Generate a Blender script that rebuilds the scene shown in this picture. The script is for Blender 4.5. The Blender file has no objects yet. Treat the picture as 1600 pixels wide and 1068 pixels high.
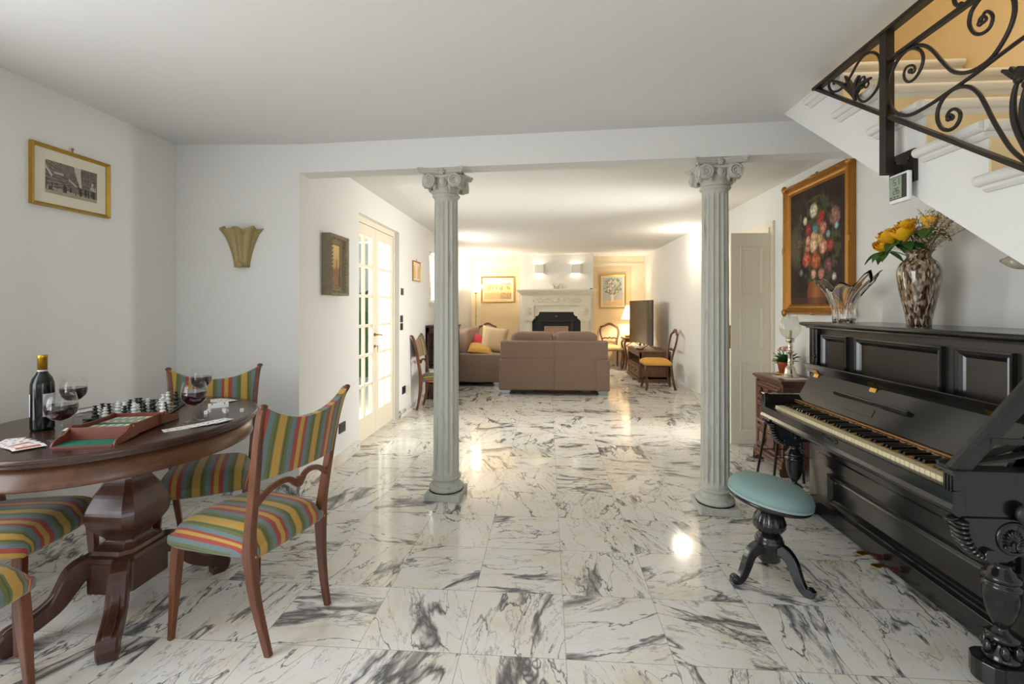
import bpy, math, random
import numpy as np
from mathutils import Vector, Matrix, Euler
random.seed(7)
PI = math.pi
S = bpy.context.scene
COL = S.collection

# ------------------------------------------------------------------ camera, world, light, exposure
# world axes follow the room: x to the right wall, y towards the fireplace, z up (metres)
YAW = 0.0735
cam = bpy.data.cameras.new('camera'); cam.sensor_width = 36.0; cam.lens = 745/1600*36; cam.shift_y = -54/1600
cam.clip_start = 0.05; cam.clip_end = 200
camo = bpy.data.objects.new('camera', cam); COL.objects.link(camo)
camo.location = (0, 0, 1.30); camo.rotation_euler = (PI/2, 0, YAW); S.camera = camo
S.view_settings.view_transform = 'Standard'; S.view_settings.look = 'None'
S.view_settings.exposure = 0.0; S.view_settings.gamma = 1.0; S.view_settings.use_curve_mapping = False

wd = bpy.data.worlds.new('sky'); S.world = wd; wd.use_nodes = True
wt = wd.node_tree; wt.nodes.clear()
sky = wt.nodes.new('ShaderNodeTexSky'); sky.sky_type = 'NISHITA'; sky.sun_disc = False
sky.sun_elevation = math.radians(48); sky.sun_rotation = math.radians(70); sky.air_density = 1.0; sky.dust_density = 2.0
bg = wt.nodes.new('ShaderNodeBackground'); bg.inputs[1].default_value = 0.36
wo = wt.nodes.new('ShaderNodeOutputWorld')
wt.links.new(sky.outputs[0], bg.inputs[0]); wt.links.new(bg.outputs[0], wo.inputs[0])

def area(name, loc, target, sx, sy, power, color):
    l = bpy.data.lights.new(name, 'AREA'); l.shape = 'RECTANGLE'; l.size = sx; l.size_y = sy
    l.energy = power; l.color = color
    o = bpy.data.objects.new(name, l); COL.objects.link(o); o.location = loc
    o.rotation_euler = (Vector(target)-Vector(loc)).to_track_quat('-Z', 'Y').to_euler()
    return o
# daylight: tall windows behind the camera (rear and right-hand side), French doors; the left and corridor lamps are added fill
area('daylight_rear_window', (-0.9, -3.75, 1.35), (-0.8, 3.0, 1.9), 2.2, 1.9, 3, (0.95, 0.98, 1.0))
area('left_fill_light', (-2.64, 0.20, 1.32), (2.0, 0.30, 1.22), 2.1, 2.0, 74, (0.98, 0.99, 1.0))  # added fill, brightens the stair face and the right wall
area('daylight_side_window', (2.20, -1.7, 1.38), (-2.5, -1.3, 1.2), 2.0, 1.9, 30, (0.98, 0.99, 1.0))
area('daylight_french_door', (-2.8, 4.80, 1.25), (1.0, 4.9, 0.9), 1.3, 1.9, 92, (1.0, 0.98, 0.94))
area('daylight_small_window', (-1.95, 7.30, 1.78), (0.6, 8.6, 1.0), 0.7, 0.6, 70, (1.0, 0.98, 0.94))
lc = area('corridor_fill_light', (2.95, 5.09, 1.35), (-1.7, 5.0, 1.6), 1.0, 1.7, 62, (1.0, 0.96, 0.91)); lc.data.spread = math.radians(95)  # added fill for the far-left wall, no known source in the corridor

def point(name, loc, power, color, r=0.05, parent=None):
    l = bpy.data.lights.new(name, 'POINT'); l.energy = power; l.color = color; l.shadow_soft_size = r
    o = bpy.data.objects.new(name, l); COL.objects.link(o); o.location = loc
    if parent: o.parent = parent
    return o

# ------------------------------------------------------------------ helpers
def rgb(h):
    h = h.lstrip('#'); v = [int(h[i:i+2], 16)/255 for i in (0, 2, 4)]
    return tuple(c/12.92 if c <= .04045 else ((c+.055)/1.055)**2.4 for c in v)
def C4(c):
    if isinstance(c, str): c = rgb(c)
    return (c[0], c[1], c[2], 1.0)

class Nodes:
    def __init__(s, name):
        s.m = bpy.data.materials.new(name); s.m.use_nodes = True; s.t = s.m.node_tree
        s.b = s.t.nodes['Principled BSDF']; s.out = s.t.nodes['Material Output']
    def n(s, typ, ins=None, **props):
        x = s.t.nodes.new('ShaderNode'+typ)
        for k, v in props.items(): setattr(x, k, v)
        for k, v in (ins or {}).items(): s.put(x.inputs[k], v)
        return x
    def put(s, sock, v):
        if isinstance(v, bpy.types.NodeSocket): s.t.links.new(v, sock)
        elif isinstance(v, bpy.types.Node): s.t.links.new(v.outputs[0], sock)
        else: sock.default_value = v
    def math(s, op, a, b=0.0, c=0.0, clamp=False):
        return s.n('Math', {0: a, 1: b, 2: c}, operation=op, use_clamp=clamp).outputs[0]
    def ramp(s, fac, stops, interp='LINEAR'):
        r = s.n('ValToRGB', {0: fac}); r.color_ramp.interpolation = interp
        e = r.color_ramp.elements
        while len(e) < len(stops): e.new(0.5)
        for i, (p, c) in enumerate(stops): e[i].position = p; e[i].color = C4(c)
        return r.outputs[0]
    def mix(s, fac, a, b, blend='MIX'):
        x = s.n('Mix', data_type='RGBA', blend_type=blend)
        s.put(x.inputs[0], fac)
        s.put(x.inputs[6], C4(a) if not isinstance(a, (bpy.types.NodeSocket, bpy.types.Node)) else a)
        s.put(x.inputs[7], C4(b) if not isinstance(b, (bpy.types.NodeSocket, bpy.types.Node)) else b)
        return x.outputs[2]
    def coords(s, kind='Object', scale=(1, 1, 1), rot=(0, 0, 0), loc=(0, 0, 0)):
        tc = s.n('TexCoord')
        mp = s.n('Mapping', {0: tc.outputs[kind], 1: loc, 2: rot, 3: scale})
        return mp.outputs[0]
    def noise(s, vec, scale, detail=4, rough=.5, dist=0.0):
        return s.n('TexNoise', {'Vector': vec, 'Scale': scale, 'Detail': detail, 'Roughness': rough, 'Distortion': dist}).outputs[0]
    def bump(s, h, strength=.3, dist=.01):
        b = s.n('Bump', {'Height': h, 'Strength': strength, 'Distance': dist}); s.t.links.new(b.outputs[0], s.b.inputs['Normal'])
    def setp(s, **kw):
        for k, v in kw.items(): s.put(s.b.inputs[k.replace('_', ' ')], v)
        return s

def plain(name, c, rough=.5, metal=0.0, var=.06, scale=8, bump=0, spec=.5, coat=0):
    N = Nodes(name); v = N.coords()
    f = N.noise(v, scale, 4)
    c0 = rgb(c) if isinstance(c, str) else c
    N.setp(Base_Color=N.mix(f, tuple(x*(1-var) for x in c0), tuple(min(1, x*(1+var)) for x in c0)), Roughness=rough, Metallic=metal)
    N.b.inputs['Specular IOR Level'].default_value = spec
    if coat: N.b.inputs['Coat Weight'].default_value = coat; N.b.inputs['Coat Roughness'].default_value = .06
    if bump: N.bump(N.noise(v, scale*12, 3), bump, .004)
    return N.m

def wood(name, dark, light, rough=.35, scale=6, axis=2, coat=.0, stretch=.12):
    N = Nodes(name); sc = [1, 1, 1]; sc[axis] = stretch
    v = N.coords(scale=sc)
    n1 = N.noise(v, scale*4, 6, .65, 1.2); n2 = N.noise(v, scale*22, 3, .6)
    f = N.math('ADD', N.math('MULTIPLY', n1, .75), N.math('MULTIPLY', n2, .25))
    N.setp(Base_Color=N.ramp(f, [(.3, dark), (.7, light)]), Roughness=rough)
    if coat: N.b.inputs['Coat Weight'].default_value = coat; N.b.inputs['Coat Roughness'].default_value = .12
    N.bump(n2, .08, .002)
    return N.m

def emit(name, c, strength):
    N = Nodes(name); N.setp(Base_Color=C4(c), Roughness=.4)
    N.b.inputs['Emission Color'].default_value = C4(c); N.b.inputs['Emission Strength'].default_value = strength
    return N.m

def thin_glass(name, tint=(.97, .98, .97), gloss=1.0, rough=.02):
    N = Nodes(name)
    tr = N.n('BsdfTransparent', {0: (*tint, 1)}); gl = N.n('BsdfGlossy', {0: (1, 1, 1, 1), 1: rough})
    lw = N.n('LayerWeight', {0: .5})
    f = N.math('MULTIPLY', N.math('ADD', N.math('MULTIPLY', N.math('POWER', lw.outputs[1], 4.0), .8), .022), gloss, clamp=True)
    mx = N.n('MixShader', {0: f, 1: tr.outputs[0], 2: gl.outputs[0]})
    N.t.links.new(mx.outputs[0], N.out.inputs[0]); return N.m

def glass(name, c=(1, 1, 1), ior=1.5, rough=0.0):
    N = Nodes(name); N.setp(Base_Color=(*c, 1), Roughness=rough, IOR=ior)
    N.b.inputs['Transmission Weight'].default_value = 1.0
    return N.m

class MB:
    """collects vertices and faces; build() links them as one mesh object"""
    def __init__(s): s.v = []; s.f = []; s.sm = []; s.mi = []; s.mat = 0
    def add(s, vs, fs, smooth=False, M=None):
        o = len(s.v)
        for p in vs:
            p = Vector(p)
            s.v.append(tuple(M @ p) if M is not None else tuple(p))
        for f in fs: s.f.append(tuple(i+o for i in f)); s.sm.append(smooth); s.mi.append(s.mat)
        return s
    def box(s, x0, x1, y0, y1, z0, z1, M=None):
        v = [(x, y, z) for x in (x0, x1) for y in (y0, y1) for z in (z0, z1)]
        return s.add(v, [(0, 1, 3, 2), (4, 6, 7, 5), (0, 4, 5, 1), (2, 3, 7, 6), (0, 2, 6, 4), (1, 5, 7, 3)], M=M)
    def cbox(s, c, d, rot=(0, 0, 0)):
        M = Matrix.Translation(c) @ Euler(rot).to_matrix().to_4x4()
        return s.box(-d[0]/2, d[0]/2, -d[1]/2, d[1]/2, -d[2]/2, d[2]/2, M)
    def surf(s, P, closed_u=False, closed_v=False, smooth=True, M=None):
        nu, nv = len(P), len(P[0]); vs = [p for r in P for p in r]; fs = []
        for i in range(nu if closed_u else nu-1):
            for j in range(nv if closed_v else nv-1):
                a, b = i*nv+j, i*nv+(j+1) % nv; c, d = ((i+1) % nu)*nv+(j+1) % nv, ((i+1) % nu)*nv+j
                fs.append((a, b, c, d))
        return s.add(vs, fs, smooth, M)
    def lathe(s, prof, n=28, c=(0, 0, 0), M=None, sx=1, sy=1, caps=True, rf=None, smooth=True):
        """prof: (r, z) from bottom to top; rf(theta, r, z) may change the radius"""
        T = Matrix.Translation(c); M = T @ M if M is not None else T
        R = []
        for r, z in prof:
            row = []
            for k in range(n):
                t = 2*PI*k/n; q = rf(t, r, z) if rf else r
                row.append((q*math.cos(t)*sx, q*math.sin(t)*sy, z))
            R.append(row)
        o = len(s.v); s.surf(R, closed_v=True, smooth=smooth, M=M)
        # outward orientation: flip
        if caps:
            s.f.append(tuple(o+k for k in range(n))[::-1]); s.sm.append(False); s.mi.append(s.mat)
            m = o+(len(prof)-1)*n
            s.f.append(tuple(m+k for k in range(n))); s.sm.append(False); s.mi.append(s.mat)
        return s
    def tube(s, pts, r, n=8, caps=True, M=None, smooth=True):
        pts = [Vector(p) for p in pts]; rs = r if isinstance(r, (list, tuple)) else [r]*len(pts)
        R = []; prev = None
        for i, p in enumerate(pts):
            t = (pts[min(i+1, len(pts)-1)]-pts[max(i-1, 0)]).normalized()
            if prev is None:
                a = t.orthogonal().normalized()
            else:
                a = (prev-t*prev.dot(t))
                a = a.normalized() if a.length > 1e-6 else t.orthogonal().normalized()
            prev = a; b = t.cross(a)
            R.append([tuple(p+(a*math.cos(2*PI*k/n)+b*math.sin(2*PI*k/n))*rs[i]) for k in range(n)])
        o = len(s.v); s.surf(R, closed_v=True, smooth=smooth, M=M)
        if caps:
            for base, fl in ((o, True), (o+(len(pts)-1)*n, False)):
                f = tuple(base+k for k in range(n)); s.f.append(f[::-1] if fl else f); s.sm.append(False); s.mi.append(s.mat)
        return s
    def ribbon(s, pts, side, w, h, M=None, smooth=True):
        """rectangular bar along a path; w across 'side', h in the plane of the path; w and h may be lists"""
        pts = [Vector(p) for p in pts]; side = Vector(side).normalized(); R = []
        ws = w if isinstance(w, (list, tuple)) else [w]*len(pts); hs = h if isinstance(h, (list, tuple)) else [h]*len(pts)
        for i, p in enumerate(pts):
            t = (pts[min(i+1, len(pts)-1)]-pts[max(i-1, 0)]).normalized(); u = t.cross(side).normalized()
            a, b = side*ws[i]/2, u*hs[i]/2; q = .8
            R.append([tuple(p+x) for x in (a*q-b, a-b*q, a+b*q, a*q+b, -a*q+b, -a+b*q, -a-b*q, -a*q-b)])
        o = len(s.v); s.surf(R, closed_v=True, smooth=False, M=M); n = 8
        for base, fl in ((o, True), (o+(len(pts)-1)*n, False)):
            f = tuple(base+k for k in range(n)); s.f.append(f[::-1] if fl else f); s.sm.append(False); s.mi.append(s.mat)
        return s
    def prism(s, poly, axis, lo, hi, M=None):
        """poly: 2d points; axis x: (y,z), y: (x,z), z: (x,y)"""
        n = len(poly)
        def p3(p, h): return {'x': (h, p[0], p[1]), 'y': (p[0], h, p[1]), 'z': (p[0], p[1], h)}[axis]
        vs = [p3(p, lo) for p in poly]+[p3(p, hi) for p in poly]
        fs = [tuple(range(n))[::-1], tuple(range(n, 2*n))]+[(i, (i+1) % n, n+(i+1) % n, n+i) for i in range(n)]
        return s.add(vs, fs, M=M)
    def ell(s, c, r, nu=10, nv=14, e=1.0, M=None):
        """superellipsoid, e<1 boxier"""
        def pw(x): return math.copysign(abs(x)**e, x)
        P = []
        for i in range(nu+1):
            a = -PI/2+PI*i/nu
            P.append([(c[0]+r[0]*pw(math.cos(a))*pw(math.cos(2*PI*j/nv)), c[1]+r[1]*pw(math.cos(a))*pw(math.sin(2*PI*j/nv)), c[2]+r[2]*pw(math.sin(a))) for j in range(nv)])
        return s.surf(P, closed_v=True, M=M)
    def frame(s, a0, a1, b0, b1, w, d0, d1, plane='xz', steps=None):
        """picture/panel moulding: rectangle a0..a1 x b0..b1 of width w, mitred; profile from steps [(t,depth)] t 0 outer..1 inner"""
        steps = steps or [(0, d0), (0, d1), (1, d1), (1, d0)]
        R = []
        for t, d in steps:
            k = w*t
            cs = [(a0+k, b0+k), (a1-k, b0+k), (a1-k, b1-k), (a0+k, b1-k)]
            if plane == 'xz': R.append([(a, d, b) for a, b in cs])
            elif plane == 'yz': R.append([(d, a, b) for a, b in cs])
            else: R.append([(a, b, d) for a, b in cs])
        return s.surf(R, closed_v=True, smooth=False)
    def build(s, name, mat, parent=None, loc=None, rotz=0, bevel=0, seg=2, sub=0, solid=0):
        me = bpy.data.meshes.new(name); me.from_pydata(s.v, [], s.f); me.validate()
        mats = mat if isinstance(mat, (list, tuple)) else [mat]
        for m in mats: me.materials.append(m)
        if len(me.polygons) == len(s.f):
            me.polygons.foreach_set('use_smooth', s.sm); me.polygons.foreach_set('material_index', s.mi)
        import bmesh
        bm = bmesh.new(); bm.from_mesh(me); bmesh.ops.recalc_face_normals(bm, faces=bm.faces); bm.to_mesh(me); bm.free()
        o = bpy.data.objects.new(name, me); COL.objects.link(o)
        if parent: o.parent = parent
        if loc: o.location = loc
        if rotz: o.rotation_euler = (0, 0, rotz)
        if solid:
            md = o.modifiers.new('thick', 'SOLIDIFY'); md.thickness = solid; md.offset = 0
        if bevel:
            md = o.modifiers.new('edge', 'BEVEL'); md.width = bevel; md.segments = seg; md.limit_method = 'ANGLE'; md.angle_limit = math.radians(40)
        if sub:
            md = o.modifiers.new('round', 'SUBSURF'); md.levels = sub; md.render_levels = sub
        return o

def tag(o, label, cat, group=None):
    o['label'] = label; o['category'] = cat; o['kind'] = 'thing'
    if group: o['group'] = group
    return o
def thing(name, label, cat, loc=(0, 0, 0), rotz=0, group=None):
    o = bpy.data.objects.new(name, None); COL.objects.link(o); o.empty_display_size = .05
    o.location = loc; o.rotation_euler = (0, 0, rotz); return tag(o, label, cat, group)
def one(mb, name, mat, label, cat, loc=(0, 0, 0), rotz=0, group=None, **kw):
    return tag(mb.build(name, mat, None, loc, rotz, **kw), label, cat, group)
def struct(name, mb, mat, parent=None, **kw):
    o = mb.build(name, mat, parent, **kw)
    if not parent: o['kind'] = 'structure'
    return o
def part_label(o, text): o['label'] = text; return o
def dup(root, loc, rotz, label=None, group=None):
    r = root.copy(); COL.objects.link(r); r.location = loc; r.rotation_euler = (0, 0, rotz)
    if label: r['label'] = label
    if group: r['group'] = group
    for ch in list(root.children):
        c = ch.copy(); COL.objects.link(c); c.parent = r
        for g in list(ch.children):
            d = g.copy(); COL.objects.link(d); d.parent = c
    return r
def catmull(pts, per=6):
    P = [Vector(p) for p in pts]; out = []
    for i in range(len(P)-1):
        a, b, c, d = P[max(i-1, 0)], P[i], P[i+1], P[min(i+2, len(P)-1)]
        for k in range(per):
            t = k/per
            out.append(.5*((2*b)+(-a+c)*t+(2*a-5*b+4*c-d)*t*t+(-a+3*b-3*c+d)*t**3))
    out.append(P[-1]); return out

def painting(name, w, h, nu, nv, fn, parent, M, rough=.6):
    """flat painted sheet facing -y in its own frame; colours come from fn(u,v) in 0..1, u to the right, v up"""
    vs = []; cols = []
    for j in range(nv+1):
        for i in range(nu+1):
            u, v = i/nu, j/nv
            vs.append(tuple(M @ Vector(((u-.5)*w, 0, v*h)))); c = fn(u, v); cols.extend((max(0, c[0]), max(0, c[1]), max(0, c[2]), 1))
    fs = [(j*(nu+1)+i, j*(nu+1)+i+1, (j+1)*(nu+1)+i+1, (j+1)*(nu+1)+i) for j in range(nv) for i in range(nu)]
    me = bpy.data.meshes.new(name); me.from_pydata(vs, [], fs)
    at = me.color_attributes.new('paint', 'FLOAT_COLOR', 'POINT'); at.data.foreach_set('color', cols)
    me.materials.append(PAINT(rough)); o = bpy.data.objects.new(name, me); COL.objects.link(o)
    if parent: o.parent = parent
    return o
_pm = {}
def PAINT(rough):
    if rough not in _pm:
        N = Nodes('paint_layer'); N.setp(Base_Color=N.n('Attribute', attribute_name='paint').outputs[0], Roughness=rough); N.b.inputs['Specular IOR Level'].default_value = .25
        _pm[rough] = N.m
    return _pm[rough]
def hsh(i, j, k=0):
    x = math.sin(i*127.1+j*311.7+k*74.7)*43758.5453; return x-math.floor(x)
def vnoise(x, y, k=0):
    i, j = math.floor(x), math.floor(y); a, b = x-i, y-j; a = a*a*(3-2*a); b = b*b*(3-2*b)
    return (hsh(i, j, k)*(1-a)+hsh(i+1, j, k)*a)*(1-b)+(hsh(i, j+1, k)*(1-a)+hsh(i+1, j+1, k)*a)*b
def fbm(x, y, k=0): return .5*vnoise(x, y, k)+.3*vnoise(x*2.1, y*2.1, k+1)+.2*vnoise(x*4.3, y*4.3, k+2)
def lerp(a, b, t): t = min(1, max(0, t)); return tuple(x+(y-x)*t for x, y in zip(a, b))

# ------------------------------------------------------------------ materials
M_WALL = plain('white_wall_paint', (.77, .765, .74), .75, var=.015, scale=2, bump=.05)
M_CEIL = plain('white_ceiling_paint', (.76, .755, .735), .8, var=.015, scale=1.5)
M_OCHRE = plain('ochre_wall_paint', '#e3cfa4', .7, var=.10, scale=1.6, bump=.05)
M_BEIGE = plain('sand_wall_paint', '#e4cfa8', .7, var=.03, scale=2)
M_CREAMW = plain('cream_border_paint', '#efe3c6', .7, var=.02, scale=2)
M_DOOR = plain('cream_door_paint', '#e9e0cb', .38, var=.015, scale=3)
M_STONE = plain('pale_cast_stone', '#e6e0d0', .75, var=.07, scale=14, bump=.2)
M_TREAD = plain('greyish_white_marble_tread', '#d6d5cf', .5, var=.05, scale=7)
M_IRON = plain('black_wrought_iron', '#2a2420', .45, metal=.35, var=.15, scale=30, bump=.1)
M_BRASS = plain('aged_brass', '#b08a45', .32, metal=1, var=.15, scale=20)
M_GOLD = plain('gilt_frame', '#b4913f', .36, metal=.75, var=.25, scale=30, bump=.2)
M_SILVER = plain('silver_plate', '#cfc6b4', .2, metal=1, var=.08, scale=20)
M_CHROME = plain('brushed_chrome', '#b4b8ba', .38, metal=1, var=.02)
M_BLACK = plain('black_plastic', '#141517', .35, var=.1)
M_ANTH = plain('anthracite_switch_plastic', '#2c3033', .4, var=.05)
M_WHITEPL = plain('white_plastic', '#e6e6e2', .35, var=.02)
M_PIANO = Nodes('black_piano_lacquer')
_v = M_PIANO.coords(); M_PIANO.setp(Base_Color=M_PIANO.ramp(M_PIANO.noise(_v, 3, 3), [(.35, (.008, .008, .0085)), (.75, (.013, .0125, .012))]), Roughness=.17)
M_PIANO.b.inputs['Specular IOR Level'].default_value = .75
M_PIANO = M_PIANO.m
M_PIANOW = wood('worn_dark_piano_veneer', (.013, .0105, .0095), (.030, .022, .018), .33, 3, axis=1)
M_PIANOG = plain('scuffed_black_piano_edge', '#33312f', .38, var=.35, scale=25)
M_IVORY = plain('old_ivory', '#e6d9b0', .35, var=.06, scale=40)
M_KEYWOOD = plain('honey_key_wood', '#b58a45', .5, var=.12, scale=30)
M_EBONY = plain('ebony', '#0b0b0c', .3, var=.2)
M_TABLE = wood('mahogany_table', (.022, .008, .005), (.065, .025, .014), .25, 2.2, axis=1, coat=.1)
M_TABLEL = wood('mahogany_apron', (.050, .018, .008), (.165, .066, .028), .3, 3, axis=1, coat=.05)
M_PED = wood('mahogany_pedestal', (.028, .010, .006), (.092, .034, .017), .3, 3, axis=2, coat=.1)
M_CHAIR = wood('cherry_chair_frame', (.062, .018, .007), (.20, .062, .021), .33, 5, axis=2, coat=.1)
M_WALNUT = wood('carved_walnut', (.055, .02, .010), (.20, .08, .04), .35, 5, axis=2, coat=.1)
M_CHEST = wood('red_brown_chest', (.055, .017, .010), (.17, .06, .034), .3, 4, axis=1, coat=.2)
M_BENCH = wood('rustic_brown_bench', (.07, .03, .014), (.24, .12, .06), .5, 4, axis=1)
M_CABIN = wood('dark_cabinet_wood', (.025, .011, .007), (.08, .035, .02), .35, 4, axis=2)
M_SOFA = plain('taupe_sofa_cloth', '#8b7465', .9, var=.05, scale=60, bump=.25)
M_SOFAC = plain('rose_taupe_cushion_cloth', '#a98f82', .9, var=.05, scale=60, bump=.25)
M_MUST = plain('mustard_cushion_cloth', '#b98c3e', .85, var=.08, scale=40, bump=.2)
M_SAND = plain('sand_cushion_cloth', '#bfa27c', .85, var=.06, scale=40, bump=.2)
M_RED = plain('coral_red_cloth', '#c8434a', .85, var=.06, scale=40, bump=.2)
M_YELCLOTH = plain('golden_seat_velvet', '#d9a24a', .8, var=.08, scale=40, bump=.15)
M_TEAL = plain('pale_teal_velvet', '#8aa6a2', .75, var=.08, scale=10, bump=.1)
M_BRAID = plain('pale_braid_trim', '#a9bdb6', .8, var=.15, scale=120, bump=.4)
M_LEAF = plain('green_leaf', '#3f6b2e', .45, var=.25, scale=20)
M_TERRA = plain('terracotta', '#b3522f', .7, var=.08, scale=20)
M_YFLOWER = plain('yellow_rose_petal', '#f2b416', .55, var=.12, scale=30)
M_PFLOWER = plain('pink_blossom', '#dda093', .6, var=.15, scale=60)
M_DRIED = plain('dried_blossom', '#cdbb94', .8, var=.2, scale=90)
M_TWIG = plain('dry_twig', '#7d6a47', .8, var=.2, scale=60)
M_CARD = plain('white_card_stock', '#eeeeea', .4, var=.01)
M_CARDR = plain('red_card_ink', '#b8323a', .45, var=.05)
M_CARDB = plain('black_card_ink', '#26262a', .45, var=.05)
M_LEATHER = plain('chestnut_leather', '#6f3524', .45, var=.1, scale=40, bump=.15)
M_FELT = plain('deep_green_felt', '#156a52', .95, var=.1, scale=80, bump=.1)
M_FELTL = plain('sage_green_felt', '#7d9a84', .95, var=.08, scale=80)
M_CHW = plain('white_onyx', '#e9e9e2', .25, var=.06, scale=60)
M_CHB = plain('black_onyx', '#101214', .2, var=.1, scale=60)
M_BOTTLE = plain('dark_bottle_glass', (.005, .008, .0075), .05, var=.1, spec=.45)
M_LABEL = plain('silver_grey_paper_label', '#b9bcc6', .5, var=.02)
M_CAPS = plain('gold_foil', '#c79a35', .3, metal=.8, var=.1)
M_WINE = plain('red_wine', (.022, .0016, .004), .08, var=.1, spec=.6)
M_THIN = thin_glass('clear_drinking_glass', tint=(.98, .985, .98), gloss=1.0)
M_PANE = thin_glass('window_glass', tint=(.96, .985, .97), gloss=.5)
M_CRYST = glass('lead_crystal', (1, 1, 1), 1.52)
M_FROST = thin_glass('etched_glass', tint=(.93, .93, .91), gloss=1.0, rough=.22)
M_PETAL = plain('milky_petal_glass', '#d8d0bd', .12, var=.12, scale=40); M_PETAL.node_tree.nodes['Principled BSDF'].inputs['Transmission Weight'].default_value = .6
M_AMBER = Nodes('grainy_amber_glass')
_v = M_AMBER.coords()
M_AMBER.setp(Base_Color=M_AMBER.ramp(M_AMBER.noise(_v, 220, 3, .6), [(.3, '#9c8348'), (.7, '#d2bf88')]), Roughness=.22, IOR=1.45)
M_AMBER.b.inputs['Transmission Weight'].default_value = .30; M_AMBER.bump(M_AMBER.noise(_v, 140, 2), .5, .004); M_AMBER = M_AMBER.m
M_LAMPON = emit('glowing_white_glass', (1.0, .86, .62), 2.6)
M_SHADEON = emit('glowing_cloth_shade', (1.0, .80, .52), 3.0)
M_FIREBOX = plain('fireclay_brick', '#a98a76', .8, var=.12, scale=12, bump=.2)
M_FIREIRON = plain('black_stove_iron', '#17181a', .5, var=.1)
M_SCREEN = plain('dark_tv_screen', (.02, .015, .012), .08, var=.02, spec=.9)

def marble(name, tiles=True):
    N = Nodes(name); tc = N.n('TexCoord').outputs['Object']
    T = .397
    if tiles:
        q = N.n('Mapping', {0: tc, 1: (-.07/T, -1.772/T, 0), 3: (1/T, 1/T, 0)}).outputs[0]
        fl = N.n('VectorMath', {0: q}, operation='FLOOR').outputs[0]
        fr = N.n('VectorMath', {0: q}, operation='FRACTION').outputs[0]
        wn = N.n('TexWhiteNoise', {'Vector': fl}, noise_dimensions='3D')
        rnd, rcol = wn.outputs[0], wn.outputs[1]
        loc = N.n('VectorMath', {0: fr, 1: (.5, .5, .0)}, operation='SUBTRACT').outputs[0]
        sx = N.n('SeparateXYZ', {0: fr})
        def edge(a): return N.math('MINIMUM', a, N.math('SUBTRACT', 1.0, a))
        grout = N.math('LESS_THAN', N.math('MINIMUM', edge(sx.outputs[0]), edge(sx.outputs[1])), .0032)
        ang = N.math('ADD', N.math('MULTIPLY', N.math('FLOOR', N.math('MULTIPLY', rnd, 1.999)), PI/2), N.math('MULTIPLY', N.math('SUBTRACT', N.n('SeparateColor', {0: rcol}).outputs[1], .5), .9))
        rot = N.n('VectorRotate', {'Vector': loc, 'Angle': ang}, rotation_type='Z_AXIS').outputs[0]
        off = N.n('VectorMath', {0: rcol, 1: (37.0, 53.0, 71.0)}, operation='MULTIPLY').outputs[0]
        p = N.n('VectorMath', {0: rot, 1: off}, operation='ADD').outputs[0]
        dens = N.n('SeparateColor', {0: rcol}).outputs[2]
    else:
        p = N.n('Mapping', {0: tc, 3: (2.4, 2.4, 2.4)}).outputs[0]; grout = None; dens = .5; rnd = .5
    diag = N.n('Mapping', {0: p, 2: (0, 0, .72), 3: (1.15, .34, 1.0)}).outputs[0]
    # warp the vein field a little
    wv = N.n('TexNoise', {'Vector': diag, 'Scale': 1.6, 'Detail': 2}).outputs[1]
    wv = N.n('VectorMath', {0: N.n('VectorMath', {0: wv, 1: (.5, .5, .5)}, operation='SUBTRACT').outputs[0], 'Scale': .40}, operation='SCALE').outputs[0]
    d2 = N.n('VectorMath', {0: diag, 1: wv}, operation='ADD').outputs[0]
    def vein(sc, width, det, rough, off=0.0, src=d2):
        n = N.noise(N.n('VectorMath', {0: src, 1: (off, off*.7, off*1.3)}, operation='ADD').outputs[0], sc, det, rough)
        a = N.math('ABSOLUTE', N.math('SUBTRACT', n, .5))
        return N.math('SUBTRACT', 1.0, N.math('DIVIDE', a, width, clamp=True), clamp=True)
    patch = N.math('MULTIPLY', N.math('SUBTRACT', N.noise(d2, 2.1, 3), N.math('SUBTRACT', .59, N.math('MULTIPLY', dens, .13))), 7.0, clamp=True)
    wide = N.math('ADD', .007, N.math('MULTIPLY', patch, .060))
    v1 = N.math('POWER', vein(1.5, wide, 5, .56), .8)
    v2 = N.math('MULTIPLY', N.math('POWER', vein(2.1, N.math('ADD', .008, N.math('MULTIPLY', patch, .022)), 6, .58, 4.3), .9), N.math('ADD', .50, N.math('MULTIPLY', patch, .5)))
    v3 = N.math('MULTIPLY', vein(4.4, .018, 7, .60, 9.1), N.math('ADD', .10, N.math('MULTIPLY', patch, .75)))
    smoky = N.math('MULTIPLY', N.math('MULTIPLY', N.math('SUBTRACT', N.noise(d2, 4.0, 9, .74), .52), 6.0, clamp=True), patch)
    vs = N.math('MAXIMUM', N.math('MAXIMUM', v1, v2), N.math('MAXIMUM', v3, N.math('MULTIPLY', smoky, .5)))
    vs = N.math('MULTIPLY', vs, .93, clamp=True)
    cloud = N.ramp(N.noise(p, 1.6, 5, .6), [(.32, '#e9e8e5'), (.55, '#e9e5da'), (.75, '#dccfb6')])
    col = N.mix(vs, cloud, '#3c3d42')
    if grout is not None: col = N.mix(N.math('MULTIPLY', grout, .75), col, '#8d887c')
    N.setp(Base_Color=col, Roughness=.10)
    N.b.inputs['Specular IOR Level'].default_value = .5
    return N.m
M_FLOOR = marble('polished_veined_marble_tiles')
M_SKIRT = marble('veined_marble_skirting', False)

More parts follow.
